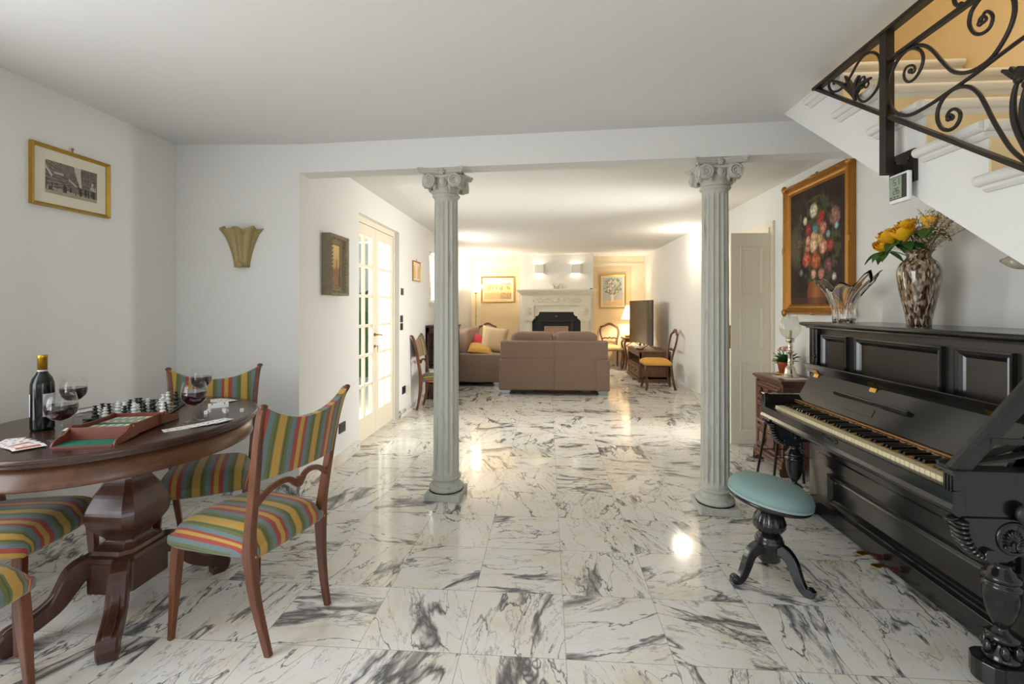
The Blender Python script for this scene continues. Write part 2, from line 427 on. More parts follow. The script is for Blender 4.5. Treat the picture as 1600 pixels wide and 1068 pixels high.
def stripes():
    N = Nodes('striped_upholstery'); v = N.coords()
    sx = N.n('SeparateXYZ', {0: v}); x = sx.outputs[0]
    # the cloth wraps round the sides of the seat
    side = N.math('MULTIPLY', N.math('SUBTRACT', N.math('ABSOLUTE', x), .165), 30.0, clamp=True)
    low = N.math('MULTIPLY', N.math('LESS_THAN', sx.outputs[2], .52), N.math('MAXIMUM', 0.0, N.math('SUBTRACT', .462, sx.outputs[2])))
    x = N.math('ADD', x, N.math('MULTIPLY', N.math('MULTIPLY', N.math('SIGN', x), side), low))
    x = N.math('ADD', x, N.math('MULTIPLY', N.math('SUBTRACT', N.noise(v, 14, 2), .5), .003))
    t = N.math('FRACT', N.math('ADD', N.math('DIVIDE', x, .178), 10.46))
    red, yel, blu, grn, dgr = '#a5423a', '#c39a42', '#6a7f82', '#66713f', '#4f5a33'
    st = [(0, red), (.085, yel), (.20, red), (.285, blu), (.40, grn), (.47, dgr), (.50, grn), (.53, yel), (.71, grn), (.75, dgr), (.78, grn), (.85, blu), (.97, red)]
    col = N.ramp(t, st, 'CONSTANT')
    wv = N.noise(N.coords(scale=(1, .12, .12)), 420, 2)
    col = N.mix(N.math('MULTIPLY', wv, .35), col, (.10, .07, .03))
    N.setp(Base_Color=col, Roughness=.85); N.b.inputs['Sheen Weight'].default_value = .2
    N.bump(N.noise(v, 500, 2), .25, .001); return N.m
M_STRIPE = stripes()

def column_stone():
    N = Nodes('weathered_grey_column_stone'); v = N.coords()
    f = N.noise(v, 9, 6, .65); g = N.noise(N.coords(scale=(1, 1, .12)), 26, 4, .7)
    c = N.mix(f, '#b9b8ab', '#cbcabe'); c = N.mix(N.math('MULTIPLY', N.math('SUBTRACT', g, .54), 4.0, clamp=True), c, '#8f8d80')
    N.setp(Base_Color=c, Roughness=.85); N.bump(N.noise(v, 70, 4, .7), .35, .006); return N.m
M_COL = column_stone()

def murano_speckle():
    N = Nodes('brown_speckled_blown_glass')
    v = N.coords(scale=(1, 1, .36)); w = N.n('VectorMath', {0: v, 1: N.n('VectorMath', {0: N.n('TexNoise', {'Vector': v, 'Scale': 9.0, 'Detail': 2}).outputs[1], 'Scale': .05}, operation='SCALE').outputs[0]}, operation='ADD').outputs[0]
    vo = N.n('TexVoronoi', {'Vector': w, 'Scale': 92.0})
    c = N.ramp(N.n('SeparateColor', {0: vo.outputs[1]}).outputs[0], [(0, '#1d1512'), (.26, '#4b3020'), (.36, '#8e7355'), (.52, '#b9a588'), (.70, '#cdbfa6'), (.84, '#8f7a62'), (.93, '#2a1d18')], 'CONSTANT')
    c = N.mix(N.math('MULTIPLY', vo.outputs[0], .5, clamp=True), c, '#6b5138')
    N.setp(Base_Color=c, Roughness=.07); N.b.inputs['Coat Weight'].default_value = .8; return N.m
M_MURANO = murano_speckle()

# ------------------------------------------------------------------ the setting
H = 2.43
XL, XN, XR, YB = -1.715, -2.567, 2.13, 10.70      # far-left wall, near-left wall, right wall, back wall
fl = MB().box(-2.77, 3.2, -4.0, 3.40, -.12, 0).box(-1.975, 3.2, 3.40, 11.2, -.12, 0); struct('floor', fl, M_FLOOR)
struct('floor_terrace', MB().box(-7.5, -1.976, 3.41, 13.0, -.12, -.005), plain('pale_terrace_stone', '#cfc9bb', .8, var=.06, scale=6))
struct('ceiling', MB().box(-2.8, 1.381, -4.0, 2.90, H, H+.22), M_CEIL)
struct('ceiling_far', MB().box(-2.8, 2.4, 2.90, 11.0, H, H+.07), M_CEIL)
w = MB()
for (a, b, z0, z1) in ((-4.0, -.88, 0, H), (-.88, 1.28, 0, .28), (-.88, 1.28, 2.34, H), (1.28, 3.35, 0, H)): w.box(XN-.2, XN, a, b, z0, z1)
struct('wall_left', w, M_WALL)
w = MB()
for (a, b, z0, z1) in ((-.88, -.83, .28, 2.34), (1.23, 1.28, .28, 2.34), (-.83, 1.23, .28, .33), (-.83, 1.23, 2.29, 2.34), (.18, .22, .33, 2.29)): w.box(XN-.17, XN-.11, a, b, z0, z1)
struct('window_added_left', w, M_DOOR)  # unseen window, its opening added to hold the left fill lamp
struct('wall_niche', MB().prism([(XN, 3.13), (XL, 3.19), (XL, 3.40), (XN, 3.36)], 'z', 0, H), M_WALL)
D0, D1, DH = 4.245, 5.432, 2.17
W0, W1, WZ0, WZ1 = 6.86, 7.75, 1.37, 2.12
w = MB()
for (a, b, z0, z1) in ((3.40, D0, 0, H), (D0, D1, DH, H), (D1, W0, 0, H), (W0, W1, 0, WZ0), (W0, W1, WZ1, H), (W1, 11.0, 0, H)):
    w.box(XL-.26, XL, a, b, z0, z1)
struct('wall_far_left', w, M_WALL)
E0, E1, EH = 4.72, 5.46, 2.03
w = MB()
for (a, b, z0, z1) in ((-4.0, -2.72, 0, H), (-2.72, -.68, 0, .40), (-2.72, -.68, 2.36, H), (-.68, 2.9, 0, 2.43), (2.9, E0, 0, H), (E0, E1, EH, H), (E1, 11.0, 0, H)):
    w.box(XR, XR+.2, a, b, z0, z1)
struct('wall_right', w, M_WALL)
w = MB()
for (a, b, z0, z1) in ((-2.72, -2.67, .40, 2.36), (-.73, -.68, .40, 2.36), (-2.67, -.73, .40, .45), (-2.67, -.73, 2.31, 2.36), (-1.72, -1.68, .45, 2.31)): w.box(XR+.11, XR+.17, a, b, z0, z1)
struct('window_3', w, M_DOOR)
struct('wall_back', MB().box(-2.1, 2.5, YB, YB+.2, 0, H), M_CREAMW)
w = MB()
for (a, b, z0, z1) in ((-2.77, -2.1, 0, H), (.35, .85, 0, H), (2.15, 2.4, 0, H), (-2.1, .35, 2.3, H), (.85, 2.15, 2.3, H), (-2.1, .35, 0, .25)):
    w.box(a, b, -3.9, -3.7, z0, z1)
struct('wall_rear', w, M_WALL)
# dropped beam on the two columns
struct('trim_beam', MB().prism([(XL, 3.19), (XR, 2.97), (XR, 3.12), (XL, 3.34)], 'z', 2.232, H), M_WALL)
# room behind the right-hand doorway, seen through its gap
struct('wall_corridor', MB().box(3.1, 3.2, 3.6, 6.6, 0, H).box(XR+.2, 3.2, 6.5, 6.6, 0, H).box(XR+.2, 3.2, 3.6, 3.7, 0, H), M_WALL)
struct('ceiling_corridor', MB().box(XR, 3.2, 3.6, 6.6, H, H+.1), M_CEIL)
# stairwell above the ceiling opening
struct('wall_stairwell_right', MB().box(XR, XR+.2, -1.5, 4.4, 2.43, 4.6), M_OCHRE)
struct('wall_stairwell_end', MB().box(1.18, 2.4, 4.2, 4.4, 2.5, 4.6), M_OCHRE)
struct('wall_stairwell_left', MB().box(1.18, 1.381, -1.5, 4.2, 2.65, 4.6), M_OCHRE)
struct('wall_stairwell_rear', MB().box(1.18, 2.4, -1.7, -1.5, 2.65, 4.6), M_OCHRE)
struct('trim_stairwell', MB().prism([(2.98, 2.43), (2.90, 2.43), (1.2, 1.27), (.2, .62), (.2, 2.43)], 'x', XR-.014, XR), M_OCHRE)
struct('ceiling_stairwell', MB().box(1.18, 2.4, -1.7, 4.4, 4.6, 4.7), M_CEIL)
point('stairwell_fill_light', (1.7, 1.6, 4.0), 38, (1.0, .92, .80), .2)  # added out of view to brighten the stairwell, no lamp known there
# marble skirting
bb = .092
struct('baseboard_left', MB().box(XN, XN+.012, -3.7, 3.13, 0, bb), M_SKIRT)
struct('baseboard_niche', MB().prism([(XN, 3.118), (XL, 3.178), (XL, 3.19), (XN, 3.13)], 'z', 0, bb), M_SKIRT)
struct('baseboard_far_left', MB().box(XL, XL+.012, 3.178, D0, 0, bb).box(XL, XL+.012, D1, YB, 0, bb), M_SKIRT)
struct('baseboard_right', MB().box(XR-.012, XR, -3.7, E0-.09, 0, bb).box(XR-.012, XR, E1+.09, YB, 0, bb), M_SKIRT)
struct('baseboard_back', MB().box(XL, XR, YB-.012, YB, 0, bb), M_SKIRT)
# painted sand panels with flat mouldings on the back wall
struct('trim_back_left', MB().box(-1.50, -.62, YB-.006, YB, bb, 2.20), M_BEIGE)
struct('trim_back_right', MB().box(1.02, 1.86, YB-.006, YB, bb, 2.20), M_BEIGE)
m = MB()
for a, b in ((XL, -.59), (.98, XR)):
    m.box(a, b, YB-.035, YB, 2.385, 2.43).box(a, b, YB-.02, YB, 2.345, 2.385).box(a+.02, b-.02, YB-.012, YB, 2.265, 2.28)
struct('trim_cornice', m, M_CREAMW)
# chimney breast (white plaster, up to the ceiling)
struct('wall_chimney', MB().box(-.589, .98, 10.25, YB, 0, H), M_WALL)

# French doors to the garden (left), recessed in the wall
def leaf_panes(name, parent, y0, y1, x, rows, mat_frame):
    """one glazed leaf: stiles, rails and glazing bars"""
    st, top, bot = .085, .11, .235
    f = MB(); z0, z1 = .012, DH-.06
    f.box(x-.022, x+.022, y0, y0+st, z0, z1).box(x-.022, x+.022, y1-st, y1, z0, z1)
    f.box(x-.022, x+.022, y0+st, y1-st, z0, bot).box(x-.022, x+.022, y0+st, y1-st, z1-top, z1)
    ym = (y0+y1)/2
    f.box(x-.015, x+.015, ym-.014, ym+.014, bot, z1-top)
    for k in range(1, rows):
        z = bot+(z1-top-bot)*k/rows; f.box(x-.0152, x+.0152, y0+st, y1-st, z-.014, z+.014)
    o = f.build(name, mat_frame, parent)
    MB().box(x-.003, x+.003, y0+st-.01, y1-st+.01, bot-.01, z1-top+.01).build('glass_pane', M_PANE, o)
    return o
xd = XL-.085
dr = MB().box(xd-.04, xd+.03, D0, D0+.035, 0, DH).box(xd-.04, xd+.03, D1-.035, D1, 0, DH).box(xd-.04, xd+.03, D0+.035, D1-.035, DH-.055, DH)
door1 = struct('door_1', dr, M_DOOR)
ymid = (D0+D1)/2
leaf_panes('door_leaf', door1, D0+.037, ymid-.002, xd, 6, M_DOOR)
leaf_panes('door_leaf', door1, ymid+.002, D1-.037, xd, 6, M_DOOR)
h = MB(); yk = ymid-.035
h.lathe([(.017, 0), (.017, .008)], 14, (xd+.022, yk, 1.02), Euler((0, PI/2, 0)).to_matrix().to_4x4())
h.tube([(xd+.03, yk, 1.02), (xd+.062, yk, 1.02), (xd+.068, yk+.02, 1.018), (xd+.066, yk+.10, 1.01)], .008, 8)
h.build('door_handle', M_BRASS, door1)
h = MB(); h.lathe([(.015, 0), (.015, .007)], 14, (xd+.022, yk, .90), Euler((0, PI/2, 0)).to_matrix().to_4x4())
h.tube([(xd+.03, yk, .90), (xd+.055, yk, .90)], .004).cbox((xd+.06, yk, .892), (.004, .02, .028)).cbox((xd+.054, yk+.004, .862), (.003, .010, .05))
h.build('lock_and_key', M_BRASS, door1)
# small window farther along the same wall, its inner shutter half closed
wi = MB().box(XL-.16, XL-.10, W0, W0+.05, WZ0, WZ1).box(XL-.16, XL-.10, W1-.05, W1, WZ0, WZ1).box(XL-.16, XL-.10, W0+.05, W1-.05, WZ0, WZ0+.05).box(XL-.16, XL-.10, W0+.05, W1-.05, WZ1-.05, WZ1)
win = struct('window_1', wi, M_DOOR)
MB().box(XL-.135, XL-.13, W0+.04, W1-.04, WZ0+.04, WZ1-.04).build('glass_pane', M_PANE, win)
MB().box(XL-.10, XL+.02, W0-.02, W1+.02, WZ0-.03, WZ0).build('window_sill', M_SKIRT, win)
s_ = MB().box(XL-.10, XL-.075, W0+.05, W0+.42, WZ0+.05, WZ1-.05)
s_.frame(W0+.09, W0+.38, WZ0+.10, WZ1-.10, .03, XL-.075, XL-.066, 'yz')
s_.build('inner_shutter', M_DOOR, win)

# panelled double doors to the corridor (right), both leaves swung into the room
cs = MB()
for y in (E0-.085, E1): cs.box(XR-.022, XR, y, y+.085, 0, EH+.085).box(XR-.03, XR-.0222, y+.06 if y < E0-.05 else y, y+.085 if y < E0-.05 else y+.025, 0, EH+.03)
cs.box(XR-.0221, XR-.0001, E0, E1, EH, EH+.085).box(XR-.0301, XR-.0222, E0, E1, EH, EH+.03)
cs.box(XR, XR+.2, E0, E0+.02, 0, EH).box(XR, XR+.2, E1-.02, E1, 0, EH).box(XR, XR+.2, E0+.02, E1-.02, EH-.02, EH)
door2 = struct('door_2', cs, M_DOOR)
def panel_leaf(name, parent, x0, x1, y, z1):
    t = .019; b = MB().box(x0, x1, y-t, y+t, .006, z1)
    for (a, c) in ((.12, .78), (.90, 1.30), (1.42, z1-.13)):
        for s in (-1, 1):
            d = y+s*t
            b.frame(x0+.085, x1-.085, a, c, .03, d, d+s*.001, 'xz', [(0, d-s*.002), (0, d+s*.007), (.35, d+s*.006), (1, d-s*.001)])
            b.box(x0+.13, x1-.13, min(d-s*.002, d+s*.005), max(d-s*.002, d+s*.005), a+.045, c-.045)
    o = b.build(name, M_DOOR, parent); return o
lf = panel_leaf('door_leaf', door2, 1.745, 2.122, E0-.025, 2.005)
MB().cbox((1.741, E0-.025, 1.02), (.008, .022, .22)).build('lock_plate', M_BRASS, lf)
panel_leaf('door_leaf', door2, 1.745, 2.122, E1+.025, 2.005)

# garden beyond the French doors
def patio():
    struct('wall_garden', MB().box(-7.0, -1.98, 10.2, 10.4, -.005, 2.7), M_CREAMW)
    struct('ceiling_porch', MB().box(-3.6, XL-.27, 3.45, 7.2, 2.32, 2.40), M_CREAMW)
    rnd = random.Random(3); b = MB()
    for i in range(1500):
        c = Vector((rnd.uniform(-5.2, -2.3), 9.0+rnd.uniform(-.42, .42), rnd.uniform(.10, 1.62)))
        R = Euler((rnd.uniform(0, 6), rnd.uniform(0, 6), rnd.uniform(0, 6))).to_matrix().to_4x4()
        b.add([(-.06, 0, 0), (0, -.035, .012), (.07, 0, 0), (0, .035, .012)], [(0, 1, 2, 3)], M=Matrix.Translation(c) @ R)
    b.box(-5.1, -2.4, 8.7, 9.3, -.005, 1.5)
    o = b.build('garden_hedge', M_LEAF); tag(o, 'clipped green hedge seen through the French door panes', 'hedge')
patio()

# ------------------------------------------------------------------ columns
def spiral(cx, cz, r0, r1, turns, a0, n=40, d=1):
    return [(cx+(r0+(r1-r0)*t/n)*math.cos(a0+d*2*PI*turns*t/n), cz+(r0+(r1-r0)*t/n)*math.sin(a0+d*2*PI*turns*t/n)) for t in range(n+1)]
def column(x, y, rot, label):
    t = thing('stone_column', label, 'column', (x, y, 0), rot, 'ionic columns under the beam')
    MB().box(-.122, .122, -.122, .122, 0, .046).build('plinth', M_COL, t, bevel=.004)
    pr = [(.116, .046)]+[(.094+.026*math.cos(a), .068+.022*math.sin(a)) for a in [(-PI/2+PI*k/8) for k in range(9)]]
    pr += [(.094, .092), (.094, .097), (.084, .104), (.082, .114), (.088, .122), (.088, .126)]
    pr += [(.092+.010*math.cos(a), .136+.010*math.sin(a)) for a in [(-PI/2+PI*k/6) for k in range(7)]]+[(.090, .148)]
    MB().lathe(pr, 40).build('base', M_COL, t)
    nf = 16
    def flute(th, r, z):
        f = (th*nf/(2*PI)) % 1.0
        e = min(1.0, max(0, (z-.165)/.03))*min(1.0, max(0, (2.03-z)/.03))
        q = abs(f-.5)*2
        return r-.0085*e*math.sqrt(max(0, 1-(q/.80)**2)) if q < .80 else r
    zs = [.146, .165, .175, .185, .196, .5, .9, 1.3, 1.7, 1.998, 2.01, 2.02, 2.032, 2.05]
    MB().lathe([(.0885-.0085*((z-.146)/1.9)**1.5, z) for z in zs], nf*8, rf=flute, smooth=False).build('shaft', M_COL, t)
    c = MB()
    c.lathe([(.080, 2.048), (.082, 2.052), (.092, 2.056), (.096, 2.064), (.092, 2.072), (.083, 2.076), (.083, 2.082), (.088, 2.088), (.089, 2.108), (.096, 2.116), (.102, 2.135), (.108, 2.16), (.108, 2.205)], 36)
    # abacus with four concave sides
    def abac(k):
        P = []
        for q in range(4):
            R = Matrix.Rotation(q*PI/2, 2)
            for u in [-1+2*i/12 for i in range(13)]:
                P.append(tuple(R @ Vector((u*.148*k, -(.110+.040*u*u)*k))))
        return P
    for z0, z1, k in ((2.196, 2.204, .955), (2.204, 2.219, 1.0), (2.219, 2.232, 1.05)): c.prism(abac(k), 'z', z0, z1)
    for q in range(4):
        R = Matrix.Rotation(q*PI/2, 4, 'Z')
        for s in (-1, 1):
            A = R @ Matrix.Translation((s*.088, -.124, 2.150)) @ Matrix.Rotation(s*.10, 4, 'Z')
            rr = Matrix.Rotation(PI/2, 4, 'X')
            c.lathe([(.040, -.030), (.047, -.022), (.047, .0), (.045, .004), (.004, .0)], 24, M=A @ rr)
            c.tube([(s*a, -.004, b) for a, b in spiral(0, 0, .007, .043, 2.4, PI/2, 46, -s)], [.0034+.0050*k/46 for k in range(47)], 6, M=A)
            c.ell((0, -.004, 0), (.008, .006, .008), 6, 8, M=A)
        # band linking the volutes, egg and rosette
        c.tube([tuple(R @ Vector((u*.10, -.108-.012*u*u, 2.180+.010*u*u))) for u in [-1+i/5 for i in range(11)]], .012, 8)
        c.ell((0, 0, 0), (.024, .018, .030), 8, 12, M=R @ Matrix.Translation((0, -.106, 2.146)))
        c.tube([tuple(R @ Vector((.031*math.cos(a), -.106, 2.150+.036*math.sin(a)))) for a in [PI+PI*i/12 for i in range(13)]], .005, 6)
        for a in range(6): c.ell((0, 0, 0), (.0085, .006, .0085), 5, 8, M=R @ Matrix.Translation((.0125*math.cos(a*PI/3), -.121, 2.208+.0125*math.sin(a*PI/3))))
        c.ell((0, 0, 0), (.009, .009, .009), 6, 8, M=R @ Matrix.Translation((0, -.122, 2.208)))
        c.ell((0, 0, 0), (.012, .010, .030), 6, 8, M=R @ Matrix.Translation((.052, -.104, 2.118)))
        c.ell((0, 0, 0), (.012, .010, .030), 6, 8, M=R @ Matrix.Translation((-.052, -.104, 2.118)))
    c.build('capital', M_COL, t)
    return t
column(-.697, 3.262, -.057, 'grey fluted column standing nearest the French doors')
column(1.083, 3.172, -.057, 'grey fluted column standing nearest the piano and stool')

# ------------------------------------------------------------------ staircase and its iron railing
SX = 1.381; RUN, RISE = .25, .17
def step_y(k): return 1.60+RUN*k       # riser line under the nosing of step k
def step_z(k): return 1.885+RISE*k     # top of step k
st = thing('staircase', 'white plastered staircase with marble treads rising above the piano', 'staircase', (SX, 1.6, 0))
K0, K1 = -7, 4
poly = [(.0, .43), (2.896, 2.43), (2.896, 2.43+.22), (step_y(K1)+RUN, 2.43+.22), (step_y(K1)+RUN, step_z(K1)-.055)]
poly = [(.2, 1.421-(1.49-.2)*.716), (2.896, 2.43), (2.896, step_z(K1)-.055)]
for k in range(K1, K0-1, -1):
    poly += [(step_y(k), step_z(k)-.055), (step_y(k), step_z(k-1)-.055)]
poly = [(a-1.6, b) for a, b in poly]
MB().prism(poly, 'x', 0, XR-SX-.016).build('stair_body', M_WALL, st)
for k in range(K0, K1+1):
    y0, y1, z = step_y(k)-.03-1.6, step_y(k)+RUN+.012-1.6, step_z(k)
    if k == K1: y1 = 4.2-1.6
    b = MB(); x0 = -.042
    # slab with a rounded edge on the open side and front, and a small cove under it
    prof = [(0, 0), (0, -.034), (.012, -.034)]
    nose = [(.018*math.cos(a), -.018+.018*math.sin(a)) for a in [PI/2+PI*i/8 for i in range(9)]]
    xs = [(x0+.018+u, z+v) for u, v in nose]
    b.prism(xs+[(XR-SX-.017, z-.036), (XR-SX-.017, z)], 'y', y0+.018, y1)
    b.prism([(y0+.018+u, z-.0003+v*.98) for u, v in [(.018*math.cos(q), -.018+.018*math.sin(q)) for q in [PI/2+PI*i/8 for i in range(9)]]]+[(y0+.0179, z-.0355), (y0+.0179, z-.0003)], 'x', x0+.018, XR-SX-.0176)
    b.prism([(-.022, z-.036), (-.022, z-.046), (-.012, z-.055), (0, z-.055), (XR-SX-.0175, z-.055), (XR-SX-.0175, z-.036)], 'y', y0+.022, y1-.012)
    b.build('tread', M_TREAD, st)
    MB().box(.001, XR-SX-.017, y0+.024, y0+.032, step_z(k-1)+.0002, z-.055).build('riser', M_OCHRE, st)

rail = thing('stair_railing', 'black wrought iron railing with scrolls above the piano', 'railing', (1.32, 1.96, 1.82))
RX = 1.32
def rp(px, py):        # point of the railing's own vertical plane (x = RX), from its measured position
    c, s = math.cos(YAW), math.sin(YAW); k = (px-800)/745; Y = RX/(k*c-s)
    return (0, k*Y*s+Y*c-1.96, 1.30-(py-480)*Y/745-1.82)
def sq(mb, a, b, w, h):
    a, b = Vector(a), Vector(b); mb.ribbon([a, b], (1, 0, 0), w, h); return mb
a, b_ = rp(1276, 139), rp(1600, 262)
d = Vector(b_)-Vector(a)
sq(MB(), a, Vector(a)+d*1.647, .024, .014).build('lower_rail', M_IRON, rail)
sq(MB(), (0, .49, 2.372-1.82), (0, -1.2, 2.372-1.82), .042, .014).build('top_rail', M_IRON, rail)
sq(MB(), (0, 0, 2.254-1.82), (0, -1.2, 2.254-1.82), .024, .014).build('middle_rail', M_IRON, rail)
p_ = MB(); p_.box(-.016, .016, -.018, .018, -.002, .55); p_.box(.0161, .05, -.0175, .0175, -.0015, .0295)
po = p_.build('post', M_IRON, rail)
MB().box(-.016, .016, -1.218, -1.182, -.70, .56).build('post', M_IRON, rail)
pl = MB(); pl.box(.046, .0605, -.075, .055, -.045, .075); 
for yy, zz in ((-.045, .045), (.03, .045), (-.045, -.02), (.03, -.02)): pl.lathe([(.010, 0), (.010, .003), (.005, .006)], 12, (.046, yy, zz), Euler((0, -PI/2, 0)).to_matrix().to_4x4())
pl.tube([(.01, 0, .014), (.05, 0, .014)], .012, 10)
pl.build('wall_bracket', M_IRON, rail)
def scr(pts, r=.0065, off=(1370, 0), k=230/1228, name='scroll', taper=True):
    P = [rp(off[0]+x*k, off[1]+y*k) for x, y in pts]; C = catmull(P, 6); n = len(C)
    rs = [r*(1 if not taper else min(1, .55+.9*i/n)) for i in range(n)]
    m = MB(); m.tube(C, rs, 8); m.ell(tuple(C[0]), (r*1.25, r*1.5, r*1.5), 6, 8)
    return m.build(name, M_IRON, rail)
scr([(280, 592), (296, 610), (318, 590), (312, 552), (282, 545), (245, 565), (226, 620), (240, 668), (275, 682), (325, 645), (368, 570), (388, 490), (372, 430), (325, 405), (262, 415), (195, 475), (140, 565), (108, 670), (100, 780), (120, 880), (165, 940), (225, 962), (290, 955), (370, 915), (460, 862), (560, 795), (700, 700), (850, 595), (960, 510), (1100, 405), (1228, 312), (1420, 180), (1700, -20)])
scr([(870, 175), (885, 192), (912, 165), (905, 140), (872, 140), (852, 175), (862, 195)][::-1]+[(905, 100), (950, 105), (968, 150), (945, 225), (895, 272), (840, 285), (795, 255), (772, 195), (785, 110), (820, 45), (880, -30), (970, -95), (1070, -95), (1135, -30), (1152, 60), (1140, 150), (1105, 250), (1040, 370), (960, 480), (860, 560), (770, 600), (690, 608), (620, 585), (545, 510), (470, 425), (410, 385), (350, 378), (300, 395)])
scr([(600, 990), (625, 998), (640, 975), (618, 955), (592, 975), (600, 1000)]+[(632, 1008), (600, 1000), (585, 970), (610, 925), (655, 908), (695, 940), (690, 1000), (650, 1060), (590, 1085), (535, 1060), (506, 990), (515, 900), (560, 815), (630, 750), (710, 722), (790, 732), (855, 785), (905, 870), (965, 990), (1040, 1120), (1130, 1250), (1260, 1360)][2:])
scr([(700, 40), (690, 50), (655, 30), (645, -30), (670, -90), (740, -120)], taper=False)
scr([(700, 45), (760, 30), (830, -20), (900, -60)], taper=False)
scr([(1185, 660), (1155, 740), (1138, 850), (1145, 980), (1180, 1100), (1240, 1220), (1300, 1330)], r=.009)
scr([(1250, 700), (1225, 800), (1212, 900), (1222, 1010), (1260, 1130), (1330, 1260)], r=.008)
k7 = 400/1378
scr([(518, 462), (530, 470), (542, 450), (530, 430), (508, 440), (505, 470)][::-1]+[(520, 415), (548, 415), (548, 440)] [:1]+[(500, 425), (482, 470), (484, 520), (510, 547), (545, 530), (585, 480), (604, 420), (606, 340), (590, 295), (555, 282), (515, 300), (480, 345), (450, 400), (415, 455), (380, 487), (345, 492), (328, 465), (335, 438), (355, 440), (352, 455)], .0058, (1200, 0), k7)
def leafm(cx, cy, L, ang, off, k):
    m = MB()
    for s in (-1, -.35, .35, 1):
        pts = []
        for i in range(9):
            t = i/8; a = ang+s*.55*t; pts.append((cx+L*t*math.cos(a)+s*t*t*L*.25, cy+L*t*math.sin(a)))
        P = [Vector(rp(off[0]+x*k, off[1]+y*k)) for x, y in pts]
        m.ribbon([tuple(p+Vector((-.006*i/8*abs(s), 0, 0))) for i, p in enumerate(P)], (1, 0, 0), [.010+.012*math.sin(PI*i/8) for i in range(9)], [.004+.012*math.sin(PI*(i+1)/10) for i in range(9)])
    return m.build('iron_leaf', M_IRON, rail)
leafm(470, 540, 135, -PI/2-.1, (1200, 0), k7)
leafm(1195, 680, 130, -PI/2-.25, (1370, 0), 230/1228)

gd = thing('digital_thermometer', 'small white digital thermometer hung under the railing bracket', 'thermometer', (1.345, 1.925, 1.70), -PI/2-.02)
MB().box(-.05, .05, -.008, .010, 0, .112).build('case', M_WHITEPL, gd, bevel=.006, seg=3)
MB().box(-.045, .045, -.0095, -.0075, .014, .102).build('bezel', M_BLACK, gd)
LCD = plain('grey_green_lcd', '#8d9a86', .2, var=.02)
lc = MB().box(-.043, .022, -.0105, -.009, .017, .099).build('lcd_screen', LCD, gd)
sg = MB()
SEG = {'0': 'abcdef', '1': 'bc', '2': 'abdeg', '5': 'acdfg', '6': 'acdefg', '3': 'abcdg', '7': 'abc'}
def digit(ch, x, z, w, h):
    q = .0022; R = {'a': (x, x+w, z+h-q, z+h), 'd': (x, x+w, z, z+q), 'g': (x, x+w, z+h/2-q/2, z+h/2+q/2), 'f': (x, x+q, z+h/2, z+h), 'b': (x+w-q, x+w, z+h/2, z+h), 'e': (x, x+q, z, z+h/2), 'c': (x+w-q, x+w, z, z+h/2)}
    for c_ in SEG[ch]: a0, a1, b0, b1 = R[c_]; sg.box(a0, a1, -.0112, -.0104, b0, b1)
digit('5', -.022, .068, .014, .024); digit('1', -.004, .068, .014, .024); digit('2', -.022, .034, .014, .024); digit('6', -.004, .034, .014, .024)
for i in range(3): sg.box(-.038+i*.018, -.028+i*.018, -.0112, -.0104, .021, .026)
sg.build('lcd_digits', plain('lcd_ink', '#39423a', .5), lc)

# ------------------------------------------------------------------ upright piano (front faces -x)
pn = thing('upright_piano', 'black upright piano with open lid along the right wall', 'piano', (1.69, 2.485, 0))
PX, PY = 1.69, 2.485
def L(mb, name, mat, par=None, **kw): return mb.build(name, mat, par or pn, **kw)
def sh(x0, x1, y0, y1, z0, z1): return (x0-PX, x1-PX, y0-PY, y1-PY, z0, z1)
Y0, Y1 = 1.755, 3.235
L(MB().box(*sh(1.70, 2.108, Y1-.045, Y1, .02, 1.166)), 'side_panel', M_PIANO, bevel=.004)
L(MB().box(*sh(1.70, 2.108, Y0, Y0+.045, .02, 1.166)), 'side_panel', M_PIANO, bevel=.004)
L(MB().box(*sh(2.07, 2.107, Y0+.045, Y1-.045, .05, 1.16)), 'back_panel', M_PIANO)
L(MB().box(*sh(1.676, 2.07, Y0+.045, Y1-.045, .012, .105)), 'bottom_board', M_PIANO, bevel=.004)
lp = MB().box(*sh(1.700, 1.725, Y0+.045, Y1-.045, .107, .60))
lp.box(*sh(1.690, 1.70, Y0+.10, Y1-.10, .335, .395)).box(*sh(1.692, 1.70, Y0+.10, Y1-.10, .415, .475))
o = L(lp, 'lower_panel', M_PIANO)
L(MB().frame(Y0+.19-PY, Y1-.225-PY, .125, .30, .035, 1.70-PX, 0, 'yz', [(0, 1.70-PX), (0, 1.682-PX), (.25, 1.680-PX), (.5, 1.692-PX), (.75, 1.688-PX), (1, 1.699-PX)]), 'panel_moulding', M_PIANO, o)
# upper panel with three moulded frames
up = L(MB().box(*sh(1.735, 1.755, Y0+.045, Y1-.045, .62, 1.166)), 'upper_panel', M_PIANOW)
for a, c in ((1.895, 2.150), (2.214, 2.810), (2.880, 3.136)):
    L(MB().frame(a-PY, c-PY, .86, 1.13, .038, 0, 0, 'yz', [(0, 1.735-PX), (0, 1.716-PX), (.2, 1.713-PX), (.38, 1.722-PX), (.55, 1.718-PX), (.8, 1.728-PX), (1, 1.7345-PX)]), 'panel_moulding', M_PIANO, up)
L(MB().box(*sh(1.705, 1.735, Y1-.075, Y1-.0455, .70, 1.164)).box(*sh(1.705, 1.735, Y0+.0455, Y0+.075, .70, 1.164)), 'front_stile', M_PIANO, bevel=.004)
sk = MB().lathe([(.011, 0), (.012, .006), (.006, .012)], 14, (1.705-PX, Y1-.060-PY, .99), Euler((0, -PI/2, 0)).to_matrix().to_4x4()); L(sk, 'knob', M_PIANO)
